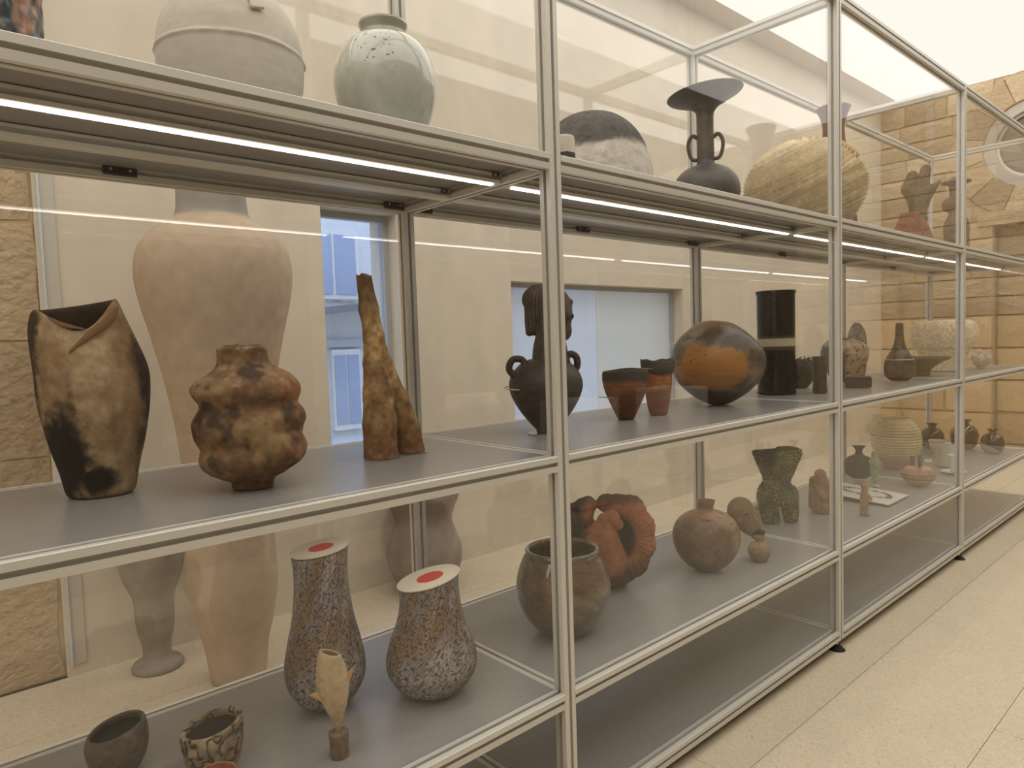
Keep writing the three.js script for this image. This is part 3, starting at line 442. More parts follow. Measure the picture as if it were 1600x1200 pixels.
{
  const t = onShelf('long_necked_bottle', 'black-brown faceted bottle with long neck held by a wire ring', 'bottle', 2.916, SM, -0.21);
  const col = p => { const n = N([p[0], p[1] * 3, p[2]], 24, 4); return mul(mix([88, 64, 48], [38, 30, 27], sst(0.35, 0.65, n)), 0.85 + 0.3 * N(p, 70, 2)); };
  part('body', ...pot({ prof: [[0.0005, 0.006], [0.044, 0.006], [0.05, 0.01], [0.078, 0.035], [0.083, 0.06], [0.081, 0.115], [0.07, 0.145], [0.045, 0.185], [0.03, 0.225], [0.024, 0.27], [0.0205, 0.329], [0.017, 0.33], [0.016, 0.28], [0.0005, 0.25]], rows: 90, tex: 256, rough: 0.32, warp: (p, a) => { const k = 1 + 0.06 * Math.cos(a * 4) * sst(0.16, 0.09, p[1]); return [p[0] * k, p[1], p[2] * k]; }, col }), t);
  part('support_ring', new THREE.TorusGeometry(0.085, 0.0022, 8, 48).rotateX(Math.PI / 2), steel, t, [0, 0.127, 0]);
  part('glass_base', new THREE.CylinderGeometry(0.05, 0.05, 0.005, 30), glass, t, [0, 0.0027, 0]);
}
{
  const t = onShelf('wide_conical_bowl', 'dark brown wide conical bowl on a narrow foot behind the bottle', 'bowl', 3.55, SM, -0.3);
  part('body', ...pot({ prof: [[0.0005, 0], [0.052, 0.001], [0.056, 0.006], [0.06, 0.03], [0.085, 0.055], [0.14, 0.088], [0.186, 0.106], [0.188, 0.118], [0.184, 0.118], [0.13, 0.092], [0.0005, 0.05]], rows: 60, tex: 224, rough: 0.5, col: p => mul(mix([112, 88, 56], [74, 58, 40], N([p[0], p[1] * 4, p[2]], 20, 3)), 0.85 + 0.3 * N(p, 70, 2)) }), t);
}
{
  const t = onShelf('cream_torso_vessel', 'big cream grainy flat vessel with broad rounded shoulders and narrow waist', 'vessel', 4.067, SM, -0.33);
  part('body', ...pot({ prof: [[0.0005, 0], [0.145, 0.001], [0.155, 0.01], [0.154, 0.05], [0.164, 0.1], [0.198, 0.155], [0.228, 0.205], [0.24, 0.26], [0.23, 0.31], [0.195, 0.34], [0.1, 0.348], [0.0005, 0.348]], rows: 70, seg: 80, tex: 320, rough: 0.95, col: p => mul([236, 216, 176], 0.82 + 0.36 * N(p, 70, 3)), bmp: p => N(p, 80, 3), bump: 0.004, warp: p => [p[0], p[1], p[2] * 0.72] }), t);
}
{
  const t = onShelf('rough_white_bowl', 'small rough white coral-like bowl near the far end of the middle shelf', 'bowl', 4.438, SM, -0.2);
  const col = p => mul([220, 208, 186], 0.7 + 0.6 * N(p, 60, 3));
  part('body', ...clay(p => { let d = Math.abs(len(p[0], p[1] - 0.085, p[2]) - 0.062) - 0.012; d = Math.max(d, p[1] - 0.1 - 0.012 * Math.sin(p[0] * 60)); d = smin(d, ell(p, [-0.02, 0.1, -0.035], [0.035, 0.04, 0.03]), 0.01); d = smin(d, Math.max(len(p[0], 0, p[2]) - 0.026, p[1] - 0.03), 0.008); return Math.max(d + 0.01 * (N(p, 60, 2) - 0.5), -p[1] + 0.001); }, [0, 0.07, 0], [0.085, 0.085, 0.085], 48, col, 0.95), t);
}
// ---------------------------------------------------------------- upper shelf
{
  const t = onShelf('marbled_vase', 'lumpy vase marbled in blue, white and salmon at the top left corner', 'vase', -1.085, SU, -0.3);
  const col = p => { const n = N(p, 26, 4), k = N(p, 45, 3), q = N([p[0], p[1] * 0.6, p[2]], 18, 3); let c = mix([190, 194, 190], [66, 84, 98], sst(0.42, 0.6, n)); c = mix(c, [200, 140, 108], 0.9 * sst(0.52, 0.62, q)); return mul(c, 0.8 + 0.4 * k); };
  part('body', ...pot({ prof: [[0.0005, 0], [0.06, 0.002], [0.072, 0.06], [0.084, 0.14], [0.09, 0.22], [0.08, 0.29], [0.06, 0.34], [0.055, 0.34], [0.06, 0.28], [0.0005, 0.1]], tex: 256, rough: 0.3, warp: (p, a) => { const l = 1 + 0.12 * (N(p, 34, 2) - 0.5) * 2; return [p[0] * l, p[1], p[2] * l]; }, col, bmp: p => N(p, 60, 3), bump: 0.004 }), t);
}
{
  const t = onShelf('white_globe_vase', 'large matt white globe vase with a ragged seam and small relief tag', 'vase', -0.654, SU, -0.36);
  const prof = [[0.0005, 0], [0.1, 0.002], [0.122, 0.03], [0.143, 0.09], [0.153, 0.15], [0.153, 0.195], [0.143, 0.245], [0.12, 0.29], [0.087, 0.323], [0.05, 0.342], [0.022, 0.348], [0.016, 0.346], [0.02, 0.335], [0.0005, 0.28]];
  const rz = p => 0.182 + 0.004 * (N(p, 40, 2) - 0.5);
  part('body', ...pot({ prof, rows: 200, seg: 110, tex: 384, rough: 0.85, col: p => mul([214, 206, 188], 0.93 + 0.1 * N([p[0], p[1] * 4, p[2]], 14, 3) + 0.05 * N(p, 70, 2)), warp: p => { const s = 0.0045 * gauss(p[1] - rz(p), 0.004) * (0.4 + N(p, 60, 2)), r = Math.hypot(p[0], p[2]) || 1; return [p[0] * (1 + s / r), p[1], p[2] * (1 + s / r)]; }, bmp: p => N([p[0], p[1] * 3, p[2]], 40, 3), bump: 0.0004 }), t);
  const tg = part('relief_tag', mergeGeometries([new RoundedBoxGeometry(0.02, 0.05, 0.005, 2, 0.002), new RoundedBoxGeometry(0.03, 0.012, 0.006, 2, 0.002).translate(0, -0.02, 0.001)]), std({ color: rgb(206, 197, 178), roughness: 0.9 }), t, [0.046, 0.262, 0.131]); tg.rotation.set(-0.55, 0.3, 0.42);
}
{
  const t = onShelf('celadon_jar', 'glossy pale celadon jar with flared rim and brown pinholes', 'jar', -0.276, SU, -0.33);
  const col = p => { const n = N(p, 12, 4); let c = mul(mix([206, 208, 194], [190, 194, 178], n), 0.95 + 0.1 * N(p, 60, 2)); if (p[1] > 0.3) c = mix(c, [142, 134, 112], 0.6 * sst(0.31, 0.335, p[1])); const a = Math.atan2(p[0], p[2]); if (vnoise(p[0] * 150, p[1] * 150, p[2] * 150) > 0.84 && gauss(a + 0.25, 0.4) * sst(0.2, 0.24, p[1]) * sst(0.31, 0.29, p[1]) > 0.25) c = [96, 74, 50]; if (vnoise(p[0] * 70, p[1] * 70, p[2] * 70 + 4) > 0.94) c = mul(c, 0.7); return c; };
  part('body', ...pot({ prof: [[0.0005, 0], [0.07, 0.002], [0.076, 0.01], [0.1, 0.08], [0.124, 0.15], [0.132, 0.2], [0.126, 0.245], [0.104, 0.29], [0.072, 0.316], [0.056, 0.324], [0.055, 0.33], [0.0635, 0.352], [0.0605, 0.353], [0.05, 0.335], [0.05, 0.32], [0.09, 0.28], [0.0005, 0.1]], rows: 120, seg: 90, tex: 448, rough: 0.1, coat: 0.6, col, warp: (p, a) => { const l = 1 + 0.012 * Math.sin(a * 2 + 1) + 0.012 * (N(p, 12, 2) - 0.5); return [p[0] * l, p[1], p[2] * l]; } }), t);
}
{
  const t = onShelf('two_tone_dome', 'pitted dark grey dome above a rough chalk-white skirt', 'sculpture', 0.592, SU, -0.4);
  const col = p => { const n = N(p, 14, 4), e = p[1] - 0.17 - 0.05 * (n - 0.5) - 0.06 * p[0]; const top = mul(mix([112, 106, 98], [78, 74, 70], n), 0.85 + 0.3 * N(p, 70, 2)); const bot = mul([218, 208, 192], 0.86 + 0.24 * N(p, 50, 3)); let c = mix(bot, top, sst(-0.012, 0.012, e)); if (e > 0.01 && vnoise(p[0] * 90, p[1] * 90, p[2] * 90) > 0.9) c = mul(c, 0.5); return c; };
  part('body', ...pot({ prof: [[0.0005, 0], [0.205, 0.001], [0.21, 0.008], [0.208, 0.06], [0.198, 0.15], [0.182, 0.2], [0.15, 0.252], [0.1, 0.294], [0.05, 0.312], [0.0005, 0.317]], rows: 90, seg: 90, tex: 448, rough: 0.92, col, bmp: p => N(p, 50, 4), bump: 0.004, warp: p => { const r = 1 + 0.03 * sst(0.17, 0.1, p[1]) * N(p, 30, 3); return [p[0] * r, p[1], p[2] * r]; } }), t);
}
{
  const t = onShelf('two_tone_cup', 'small chalk-white cup dipped in black at the base, in front of the dome', 'cup', 0.2, SU, -0.16);
  const col = p => p[1] < 0.064 + 0.006 * (N(p, 90, 3) - 0.5) ? mul([72, 66, 60], 0.85 + 0.3 * N(p, 60, 2)) : mul([222, 212, 186], 0.92 + 0.14 * N(p, 40, 3));
  part('body', ...pot({ prof: [[0.0005, 0], [0.029, 0.001], [0.03, 0.003], [0.031, 0.1], [0.029, 0.111], [0.026, 0.114], [0.024, 0.11], [0.0005, 0.1]], tex: 224, rows: 60, rough: 0.8, col }), t);
}
{
  const t = onShelf('trumpet_mouth_vase', 'dark grey vase with wide trumpet mouth and two ring handles', 'vase', 1.145, SU, -0.3);
  const col = p => { const n = N(p, 16, 4); let c = mix([98, 90, 80], [72, 66, 60], n); if (p[1] > 0.2 && p[1] < 0.42) c = mix(c, [118, 98, 78], 0.5 * sst(0.45, 0.62, N(p, 14, 3))); return mul(c, 0.88 + 0.24 * N(p, 70, 2)); };
  part('body', ...pot({ prof: [[0.0005, 0], [0.07, 0.002], [0.1, 0.02], [0.13, 0.07], [0.133, 0.105], [0.12, 0.148], [0.085, 0.182], [0.045, 0.198], [0.036, 0.206], [0.034, 0.26], [0.033, 0.36], [0.036, 0.4], [0.055, 0.422], [0.1, 0.444], [0.148, 0.468], [0.15, 0.472], [0.146, 0.473], [0.05, 0.43], [0.028, 0.4], [0.026, 0.3], [0.0005, 0.28]], rows: 150, seg: 80, tex: 384, rough: 0.45, col, bmp: p => N(p, 60, 3), bump: 0.001, warp: p => { const k = sst(0.38, 0.46, p[1]); return [p[0], p[1] + p[0] * 0.1 * k, p[2]]; } }), t);
  const hm = std({ color: rgb(88, 80, 70), roughness: 0.5 });
  for (const s of [-1, 1]) part('ring_handle', rod([[s * 0.03, 0.305, 0], [s * 0.05, 0.316, 0], [s * 0.066, 0.295, 0], [s * 0.066, 0.258, 0], [s * 0.052, 0.226, 0], [s * 0.03, 0.222, 0]], 0.0075, 30, 10), hm, t);
}
{
  const t = onShelf('spiral_ribbed_vessel', 'big straw-coloured globe vessel of thin layered spiralling ribs', 'vessel', 2.09, SU, -0.355);
  const ax = [-0.3, 0.93, 0.2];
  const lay = (p) => { const r = p[0] * ax[0] + (p[1] - 0.2) * ax[1] + p[2] * ax[2]; const a = Math.atan2(p[2], p[0]); return r * 64 + a / 6.2832 * 2 + 2.6 * N(p, 4, 2) + 0.5 * Math.sin(r * 37); };
  const saw = x => { const f = x - Math.floor(x); return f < 0.82 ? f / 0.82 : (1 - f) / 0.18; };
  const col = p => { const n = N(p, 18, 3), l = lay(p), h = hash(Math.floor(l), 3, 7); return mul(mix([246, 228, 186], [208, 180, 132], 0.35 * n + 0.55 * h), 0.86 + 0.24 * N(p, 80, 2)); };
  part('body', ...pot({ prof: [[0.0005, 0], [0.12, 0.002], [0.19, 0.04], [0.26, 0.12], [0.3, 0.215], [0.29, 0.29], [0.24, 0.37], [0.17, 0.425], [0.1, 0.45], [0.085, 0.458], [0.078, 0.45], [0.1, 0.4], [0.0005, 0.2]], rows: 540, seg: 190, tex: 512, rough: 0.9, col, warp: p => { const s = (saw(lay(p)) - 0.5) * 0.02 / (Math.hypot(p[0], p[1] - 0.22, p[2]) || 1); const tl = sst(0.3, 0.46, p[1]); return [p[0] * (1 + s) + 0.0 * tl, p[1] * (1 + s * 0.6), p[2] * (1 + s) * 0.94]; } }), t);
  part('rim_coil', new THREE.TorusGeometry(0.04, 0.014, 10, 30).rotateX(Math.PI / 2).scale(1.4, 1, 1), std({ color: rgb(200, 170, 114), roughness: 0.9 }), t, [0.2, 0.385, 0.06]).rotation.z = -0.7;
}
{
  const t = onShelf('tall_red_flask', 'tall red-brown flask with flared lip behind the spiralling ribbed globe', 'flask', 2.69, SU, -0.47);
  part('body', ...pot({ prof: [[0.0005, 0], [0.15, 0.002], [0.155, 0.01], [0.14, 0.09], [0.115, 0.25], [0.085, 0.45], [0.066, 0.6], [0.062, 0.66], [0.075, 0.72], [0.1, 0.775], [0.094, 0.777], [0.06, 0.71], [0.05, 0.6], [0.0005, 0.5]], rows: 80, tex: 256, rough: 0.55, col: p => mul(mix([128, 66, 46], [92, 44, 34], N([p[0], p[1] * 0.5, p[2]], 14, 3)), 0.85 + 0.3 * N(p, 60, 2)) }), t);
}
{
  const t = onShelf('hand_sculpture', 'brown raised hand form growing out of a terracotta cone', 'sculpture', 3.4, SU, -0.3);
  const hc = p => mul(mix([134, 110, 78], [96, 78, 56], N(p, 16, 3)), 0.85 + 0.3 * N(p, 60, 2));
  const sd = p => { const q = [p[0], p[1], p[2] * 1.25]; let d = chain(q, [[-0.004, 0.462, 0, 0.034], [-0.03, 0.39, 0, 0.042], [0.012, 0.31, 0, 0.044]], 0.02); d = smin(d, chain(q, [[0.075, 0.488, 0, 0.035], [0.064, 0.43, 0, 0.036], [0.05, 0.33, 0, 0.05]], 0.01), 0.012); d = smin(d, chain(q, [[0.16, 0.41, 0, 0.009], [0.1, 0.36, 0, 0.03], [0.06, 0.3, 0, 0.04]], 0.02), 0.02); d = smin(d, chain(q, [[0.03, 0.33, 0, 0.05], [0.03, 0.2, 0, 0.06]], 0.02), 0.03); return d; };
  part('hand', ...clay(sd, [0.05, 0.34, 0], [0.15, 0.21, 0.08], 72, hc), t);
  part('cone_base', ...pot({ prof: [[0.0005, 0], [0.165, 0.002], [0.168, 0.008], [0.07, 0.238], [0.06, 0.243], [0.0005, 0.243]], raw: true, seg: 40, tex: 224, rough: 0.85, col: p => mul(mix([170, 98, 64], [130, 78, 54], N(p, 14, 3)), 0.85 + 0.3 * N(p, 60, 2)), warp: p => [p[0] - 0.01, p[1], p[2] * 0.85] }), t);
}
{
  const t = onShelf('hat_figure', 'brown clay figure in a wide-brimmed hat beside the raised hand', 'sculpture', 4.02, SU, -0.25);
  const hc = p => mul(mix([140, 110, 74], [100, 76, 52], N(p, 16, 3)), 0.85 + 0.3 * N(p, 60, 2));
  const sd = p => { let d = ell(p, [0.005, 0.495, 0], [0.105, 0.02, 0.09]); d = smin(d, ell(p, [0.01, 0.505, 0], [0.045, 0.03, 0.045]), 0.01); d = smin(d, chain(p, [[0.005, 0.485, 0, 0.045], [0.012, 0.36, 0, 0.048]]), 0.02); d = smin(d, ell(p, [-0.042, 0.35, 0.01], [0.05, 0.048, 0.05]), 0.008); d = smin(d, chain(p, [[0.01, 0.3, 0, 0.05], [0.01, 0.2, 0, 0.085], [0.01, 0.02, 0, 0.09]], 0.02), 0.02); return Math.max(d, 0.001 - p[1]); };
  part('body', ...clay(sd, [0, 0.265, 0], [0.13, 0.28, 0.13], 72, hc), t);
}
// ---------------------------------------------------------------- lower shelf
const crackle = (p) => { const a = Math.atan2(p[0], p[2]), s = [Math.sin(a) * 0.09, p[1], Math.cos(a) * 0.09]; const h = p[1] * 0.62 - a * 0.075, q = p[1] * 0.8 + a * 0.07; const n = fbm(s[0] * 8 + 3, h * 9, s[2] * 8, 2.2, 4), m = fbm(q * 0.5 + 7, h * 2.4, 1, 26, 3), d = vnoise(q * 120, h * 520, 2), e = vnoise(q * 260, h * 300, 8); let c = mix([168, 158, 152], [142, 110, 80], sst(0.38, 0.6, n)); c = mix(c, [138, 136, 146], 0.6 * sst(0.52, 0.64, m)); const dark = sst(0.62, 0.74, d) * 0.6 + sst(0.7, 0.8, e) * 0.7; return mix(c, [52, 44, 40], Math.min(0.88, dark)); };
const tiltTop = (y0, y1, k) => p => { const s = sst(y0, y1, p[1]); return [p[0], p[1] + p[0] * k * s, p[2]]; };
function crackleVase(label, x, z, prof, rTop, yTop, k, y0) {
  const t = onShelf('crackle_vase', label, 'vase', x, SL, z);
  part('body', ...pot({ prof: [...prof, [rTop - 0.001, yTop], [rTop - 0.004, yTop - 0.004], [0.0005, yTop - 0.005]], rows: 120, seg: 80, tex: 640, rough: 0.85, col: crackle, bmp: p => { const c = crackle(p); return c[0] / 255; }, bump: 0.0016, warp: tiltTop(y0, yTop, k) }), t);
  const ti = Math.atan(k), r = rTop + 0.002;
  const disc = part('lid', new THREE.CylinderGeometry(r, r - 0.002, 0.004, 56), std({ color: rgb(228, 219, 198), roughness: 0.6 }), t, [0, yTop + 0.003, 0]); disc.rotation.z = ti; disc.scale.x = 1 / Math.cos(ti);
  part('red_disc', new THREE.CylinderGeometry(r * 0.42, r * 0.42, 0.0012, 40), std({ color: rgb(214, 58, 38), roughness: 0.55 }), disc, [0.004, 0.0024, 0]);
}
crackleVase('taller streaked grey-brown crackle vase with white lid bearing a red disc', -0.485, -0.402, [[0.0005, 0], [0.04, 0.003], [0.075, 0.025], [0.1, 0.07], [0.103, 0.11], [0.094, 0.165], [0.079, 0.23], [0.07, 0.3], [0.0685, 0.36], [0.072, 0.4]], 0.0735, 0.405, 0.12, 0.3);
crackleVase('shorter rounder crackle vase with tilted white lid bearing a red disc', -0.249, -0.266, [[0.0005, 0], [0.05, 0.003], [0.09, 0.02], [0.118, 0.06], [0.122, 0.09], [0.112, 0.135], [0.092, 0.19], [0.081, 0.245], [0.08, 0.285]], 0.083, 0.3, 0.2, 0.15);
{
  const t = onShelf('winged_pod', 'pale tan winged pod standing on a small log stump', 'sculpture', -0.568, SL, -0.176);
  const wood = p => { const a = Math.atan2(p[0], p[2]); return mul(mix([150, 118, 80], [96, 70, 46], N([Math.sin(a) * 0.1, p[1] * 0.3, Math.cos(a) * 0.1], 50, 3)), 0.85 + 0.3 * N(p, 90, 2)); };
  part('stump', ...pot({ prof: [[0.0005, 0], [0.022, 0.001], [0.023, 0.003], [0.0215, 0.03], [0.023, 0.054], [0.02, 0.056], [0.0005, 0.056]], raw: true, seg: 30, tex: 128, col: wood, warp: p => { const r = 1 + 0.12 * (N(p, 90, 2) - 0.5); return [p[0] * r, p[1], p[2] * r]; } }), t);
  const pc = p => mul(mix([206, 178, 132], [176, 146, 102], N([p[0], p[1] * 0.5, p[2]], 30, 3)), 0.9 + 0.2 * N(p, 90, 2));
  const pod = part('body', ...pot({ prof: [[0.0005, 0.05], [0.004, 0.056], [0.014, 0.085], [0.03, 0.13], [0.0365, 0.165], [0.034, 0.2], [0.026, 0.232], [0.022, 0.24], [0.0195, 0.238], [0.028, 0.2], [0.0005, 0.12]], rows: 70, seg: 40, tex: 224, rough: 0.8, col: pc, warp: p => { const k = 1 - 0.2 * sst(0.1, 0.2, p[1]); return [p[0] - 0.01 * sst(0.05, 0.22, p[1]), p[1] - p[0] * 0.35 * sst(0.2, 0.235, p[1]), p[2] * k]; } }), t);
  const fin = std({ color: rgb(190, 158, 112), roughness: 0.85 });
  const f1 = part('fin', new THREE.ConeGeometry(0.016, 0.036, 10), fin, t, [-0.044, 0.148, 0.006]); f1.rotation.z = 1.35; f1.scale.z = 0.5;
  const f2 = part('fin', new THREE.ConeGeometry(0.014, 0.042, 10), fin, t, [0.03, 0.182, 0.0]); f2.rotation.z = -0.65; f2.scale.z = 0.5;
}
const bowlTilt = (k, y0, y1, kz = 0) => p => { const s = sst(y0, y1, p[1]); return [p[0], p[1] + (p[0] * k - p[2] * kz) * s, p[2]]; };
{
  const t = onShelf('green_glazed_bowl', 'rough grey-brown bowl with dark green glazed inside at lower left', 'bowl', -0.948, SL, -0.47);
  part('body', ...pot({ prof: [[0.0005, 0], [0.042, 0.001], [0.05, 0.008], [0.067, 0.04], [0.072, 0.07], [0.066, 0.098], [0.062, 0.102], [0.058, 0.099], [0.063, 0.07], [0.045, 0.025], [0.0005, 0.015]], rows: 80, tex: 288, rough: 0.6, col: (p, u, v) => v > 0.6 ? mul(mix([38, 46, 30], [50, 64, 58], N(p, 34, 3)), 0.7 + 0.6 * N(p, 60, 2)) : mul(mix([116, 98, 78], [82, 70, 58], N(p, 30, 3)), 0.75 + 0.5 * N(p, 80, 3)), bmp: p => N(p, 80, 3), bump: 0.0018, warp: bowlTilt(0.18, 0.05, 0.1) }), t);
}
{
  const t = onShelf('bark_textured_bowl', 'small bowl with cracked bark-like tan crust at lower left', 'bowl', -0.792, SL, -0.325);
  const cr = p => { const v = N(p, 60, 2), w = Math.abs(N([p[0], p[1], p[2] + 4], 38, 2) - 0.5); return sst(0.0, 0.07, w) * (0.6 + 0.4 * v); };
  part('body', ...pot({ prof: [[0.0005, 0], [0.04, 0.001], [0.052, 0.008], [0.063, 0.04], [0.069, 0.08], [0.067, 0.102], [0.062, 0.106], [0.057, 0.101], [0.058, 0.08], [0.045, 0.03], [0.0005, 0.018]], rows: 110, seg: 96, tex: 320, rough: 0.9, col: (p, u, v) => v > 0.62 ? mul(mix([82, 56, 40], [52, 40, 36], N(p, 24, 3)), 0.85 + 0.3 * N(p, 60, 2)) : mix([50, 38, 28], mul(mix([204, 182, 146], [156, 122, 82], N(p, 20, 2)), 0.8 + 0.4 * N(p, 90, 2)), cr(p)), warp: (p, a, v) => { const q = bowlTilt(0.16, 0.05, 0.1, 0.0)(p), s = v < 0.56 ? (cr(p) - 0.5) * 0.006 / (Math.hypot(p[0], p[2]) || 1) * sst(0.01, 0.03, p[1]) : 0; return [q[0] * (1 + s), q[1] + (v > 0.45 && v < 0.6 ? 0.004 * (N(p, 70, 2) - 0.5) : 0), q[2] * (1 + s)]; } }), t);
}
{
  const t = onShelf('orange_rim_bowl', 'orange clay bowl whose rim just shows at the bottom edge', 'bowl', -0.83, SL, -0.19);
  part('body', ...pot({ prof: [[0.0005, 0], [0.03, 0.001], [0.04, 0.02], [0.047, 0.06], [0.046, 0.07], [0.042, 0.071], [0.042, 0.06], [0.03, 0.02], [0.0005, 0.012]], rows: 50, tex: 160, col: p => mul([176, 92, 48], 0.85 + 0.3 * N(p, 50, 3)) }), t);
}
{
  const t = onShelf('glazed_round_pot', 'glossy brown round pot with thick rolled rim behind the front post', 'pot', 0.264, SL, -0.276);
  const col = p => { const a = Math.atan2(p[0], p[2]); const n = fbm(a * 1.2 + 5, p[1] * 30 + a * 2, 1, 1.2, 3), st = vnoise(a * 14, p[1] * 260 + 14 * a, 3); let c = mix([112, 84, 52], [82, 66, 48], sst(0.35, 0.65, n)); c = mix(c, [160, 102, 46], 0.7 * gauss(a + 0.1, 0.34) * sst(0.05, 0.1, p[1]) * sst(0.24, 0.2, p[1])); return mul(c, 0.86 + 0.28 * st); };
  part('body', ...pot({ prof: [[0.0005, 0], [0.06, 0.002], [0.085, 0.012], [0.125, 0.06], [0.146, 0.12], [0.147, 0.165], [0.134, 0.215], [0.118, 0.248], [0.115, 0.252], [0.118, 0.258], [0.116, 0.266], [0.108, 0.268], [0.102, 0.26], [0.116, 0.22], [0.13, 0.15], [0.1, 0.05], [0.0005, 0.02]], rows: 110, seg: 90, tex: 384, rough: 0.25, coat: 0.7, col }), t);
}
{
  const t = onShelf('curled_glove_sculpture', 'orange and charred clay sculpture of puckered curling lobes', 'sculpture', 0.654, SL, -0.44);
  const rib = p => Math.sin(Math.atan2(p[1] - 0.2, p[0] - 0.07) * 34 + 3 * N(p, 20, 2));
  const col = p => { const n = N(p, 16, 4); let c = mix([186, 106, 58], [158, 86, 48], n); let dk = 0.95 * sst(1.15, 0.7, len((p[0] - 0.07) / 0.05, (p[1] - 0.185) / 0.075, 0) + 0.6 * (n - 0.5)) * sst(0.06, 0.03, p[2]) + 0.9 * sst(-0.05, -0.1, p[0] + 0.05 * (n - 0.5)) + 0.7 * sst(0.3, 0.34, p[1]) * sst(0.35, 0.6, n + 0.1) + 0.65 * sst(0.09, 0.04, p[1] - p[0] * 0.35); c = mix(c, [66, 48, 38], Math.min(0.9, dk)); if (vnoise(p[0] * 110, p[1] * 110, p[2] * 110) > 0.9) c = mul(c, 0.72); return mul(c, 0.85 + 0.3 * N(p, 70, 2)); };  // dark tone: smoke marks, plus shade painted into the hollow of the right curl
  const sdf = p => {
    let d = chain(p, [[0.0, 0.03, 0, 0.045], [-0.008, 0.1, 0.03, 0.086], [-0.014, 0.18, 0.055, 0.066], [0.0, 0.262, 0.06, 0.026]], 0.03);
    let r = chain(p, [[0.05, 0.3, -0.01, 0.044], [0.1, 0.29, 0, 0.046], [0.138, 0.23, 0.01, 0.042], [0.142, 0.16, 0.015, 0.04], [0.11, 0.09, 0.01, 0.042], [0.05, 0.05, 0, 0.05]], 0.02); r += 0.0012 * rib(p) * sst(0.05, 0.09, p[0]);
    d = smin(d, r, 0.008); d = smin(d, ell(p, [0.075, 0.18, -0.05], [0.075, 0.11, 0.04]), 0.006); d = smin(d, ell(p, [-0.09, 0.18, -0.02], [0.07, 0.1, 0.045]), 0.006); d = smin(d, chain(p, [[0.0, 0.272, 0.066, 0.02], [0.028, 0.276, 0.06, 0.024], [0.048, 0.248, 0.056, 0.021]], 0.01), 0.005);
    d = smin(d, ell(p, [0.012, 0.305, -0.03], [0.04, 0.035, 0.04]), 0.006);
    let l = chain(p, [[-0.06, 0.3, -0.02, 0.034], [-0.09, 0.27, 0.0, 0.048], [-0.14, 0.21, 0.0, 0.046], [-0.15, 0.15, 0.0, 0.042], [-0.1, 0.08, 0, 0.045], [-0.03, 0.05, 0, 0.05]], 0.016); l += 0.003 * Math.sin(Math.atan2(p[1] - 0.2, p[0] + 0.08) * 18) * sst(-0.05, -0.09, p[0]);
    d = smin(d, l, 0.008); d += 0.003 * (N(p, 40, 2) - 0.5); return Math.max(d, 0.001 - p[1]);
  };
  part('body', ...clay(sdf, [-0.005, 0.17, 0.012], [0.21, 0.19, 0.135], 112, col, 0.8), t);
}
{
  const t = onShelf('round_bottle', 'big round brown bottle with short flared neck and small lugs', 'bottle', 1.06, SL, -0.27);
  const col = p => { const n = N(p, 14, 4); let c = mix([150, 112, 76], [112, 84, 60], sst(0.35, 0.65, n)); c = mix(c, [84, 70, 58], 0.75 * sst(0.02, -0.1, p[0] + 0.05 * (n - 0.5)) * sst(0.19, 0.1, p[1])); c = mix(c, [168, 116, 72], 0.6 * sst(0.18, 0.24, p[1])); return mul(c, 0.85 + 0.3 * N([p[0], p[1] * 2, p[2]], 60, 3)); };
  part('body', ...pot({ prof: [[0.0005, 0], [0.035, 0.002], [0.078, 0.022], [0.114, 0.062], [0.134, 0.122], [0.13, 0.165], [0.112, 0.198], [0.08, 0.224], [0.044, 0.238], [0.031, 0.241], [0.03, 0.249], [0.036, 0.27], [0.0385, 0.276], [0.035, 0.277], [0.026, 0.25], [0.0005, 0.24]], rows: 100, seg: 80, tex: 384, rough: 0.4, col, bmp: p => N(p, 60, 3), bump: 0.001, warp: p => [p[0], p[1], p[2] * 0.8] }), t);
  const lm = std({ color: rgb(150, 106, 66), roughness: 0.6 });
  for (const [x, y, z] of [[-0.105, 0.196, 0.03], [0.092, 0.196, 0.045], [-0.008, 0.218, 0.072], [0.01, 0.217, 0.073], [0.055, 0.23, 0.02]]) { const m = part('lug', new THREE.SphereGeometry(0.008, 12, 8), lm, t, [x, y, z]); m.scale.set(1.3, 0.7, 1); }
}
{
  const t = onShelf('face_whistle_head', 'small tan clay head tipped sideways with gaping round mouth on a clear stand', 'sculpture', 1.46, SL, -0.33);
  const col = p => mul(mix([156, 122, 82], [126, 98, 66], N(p, 20, 3)), 0.85 + 0.3 * N(p, 80, 2));
  const A = [-0.02, 0.15, 0], B = [0.045, 0.068, 0.03];
  const sdf = p => { let d = chain(p, [[-0.02, 0.148, 0, 0.06], [0.012, 0.11, 0.012, 0.054], [0.05, 0.064, 0.026, 0.034]], 0.02); d = smin(d, cap(p, [0.028, 0.15, 0.05], [0.042, 0.122, 0.055], 0.006, 0.008), 0.006); for (const q of [[0.004, 0.146, 0.06], [0.052, 0.155, 0.026]]) d = Math.max(d, -ell(p, q, [0.009, 0.004, 0.008])); d = smin(d, ell(p, [-0.024, 0.118, 0.058], [0.009, 0.014, 0.01]), 0.004); d = smin(d, ell(p, [0.052, 0.15, -0.03], [0.009, 0.014, 0.01]), 0.004); return Math.max(d, -cap(p, [0.045, 0.07, 0.035], [0.075, 0.032, 0.05], 0.024, 0.03)); };
  part('head', ...clay(sdf, [0.012, 0.12, 0.01], [0.1, 0.1, 0.09], 72, p => cap(p, [0.045, 0.07, 0.035], [0.075, 0.032, 0.05], 0.024, 0.03) < 0.003 ? [70, 52, 38] : col(p)), t);
  part('clear_stand', new THREE.CylinderGeometry(0.022, 0.026, 0.085, 24), glass, t, [-0.01, 0.0435, 0]);
}
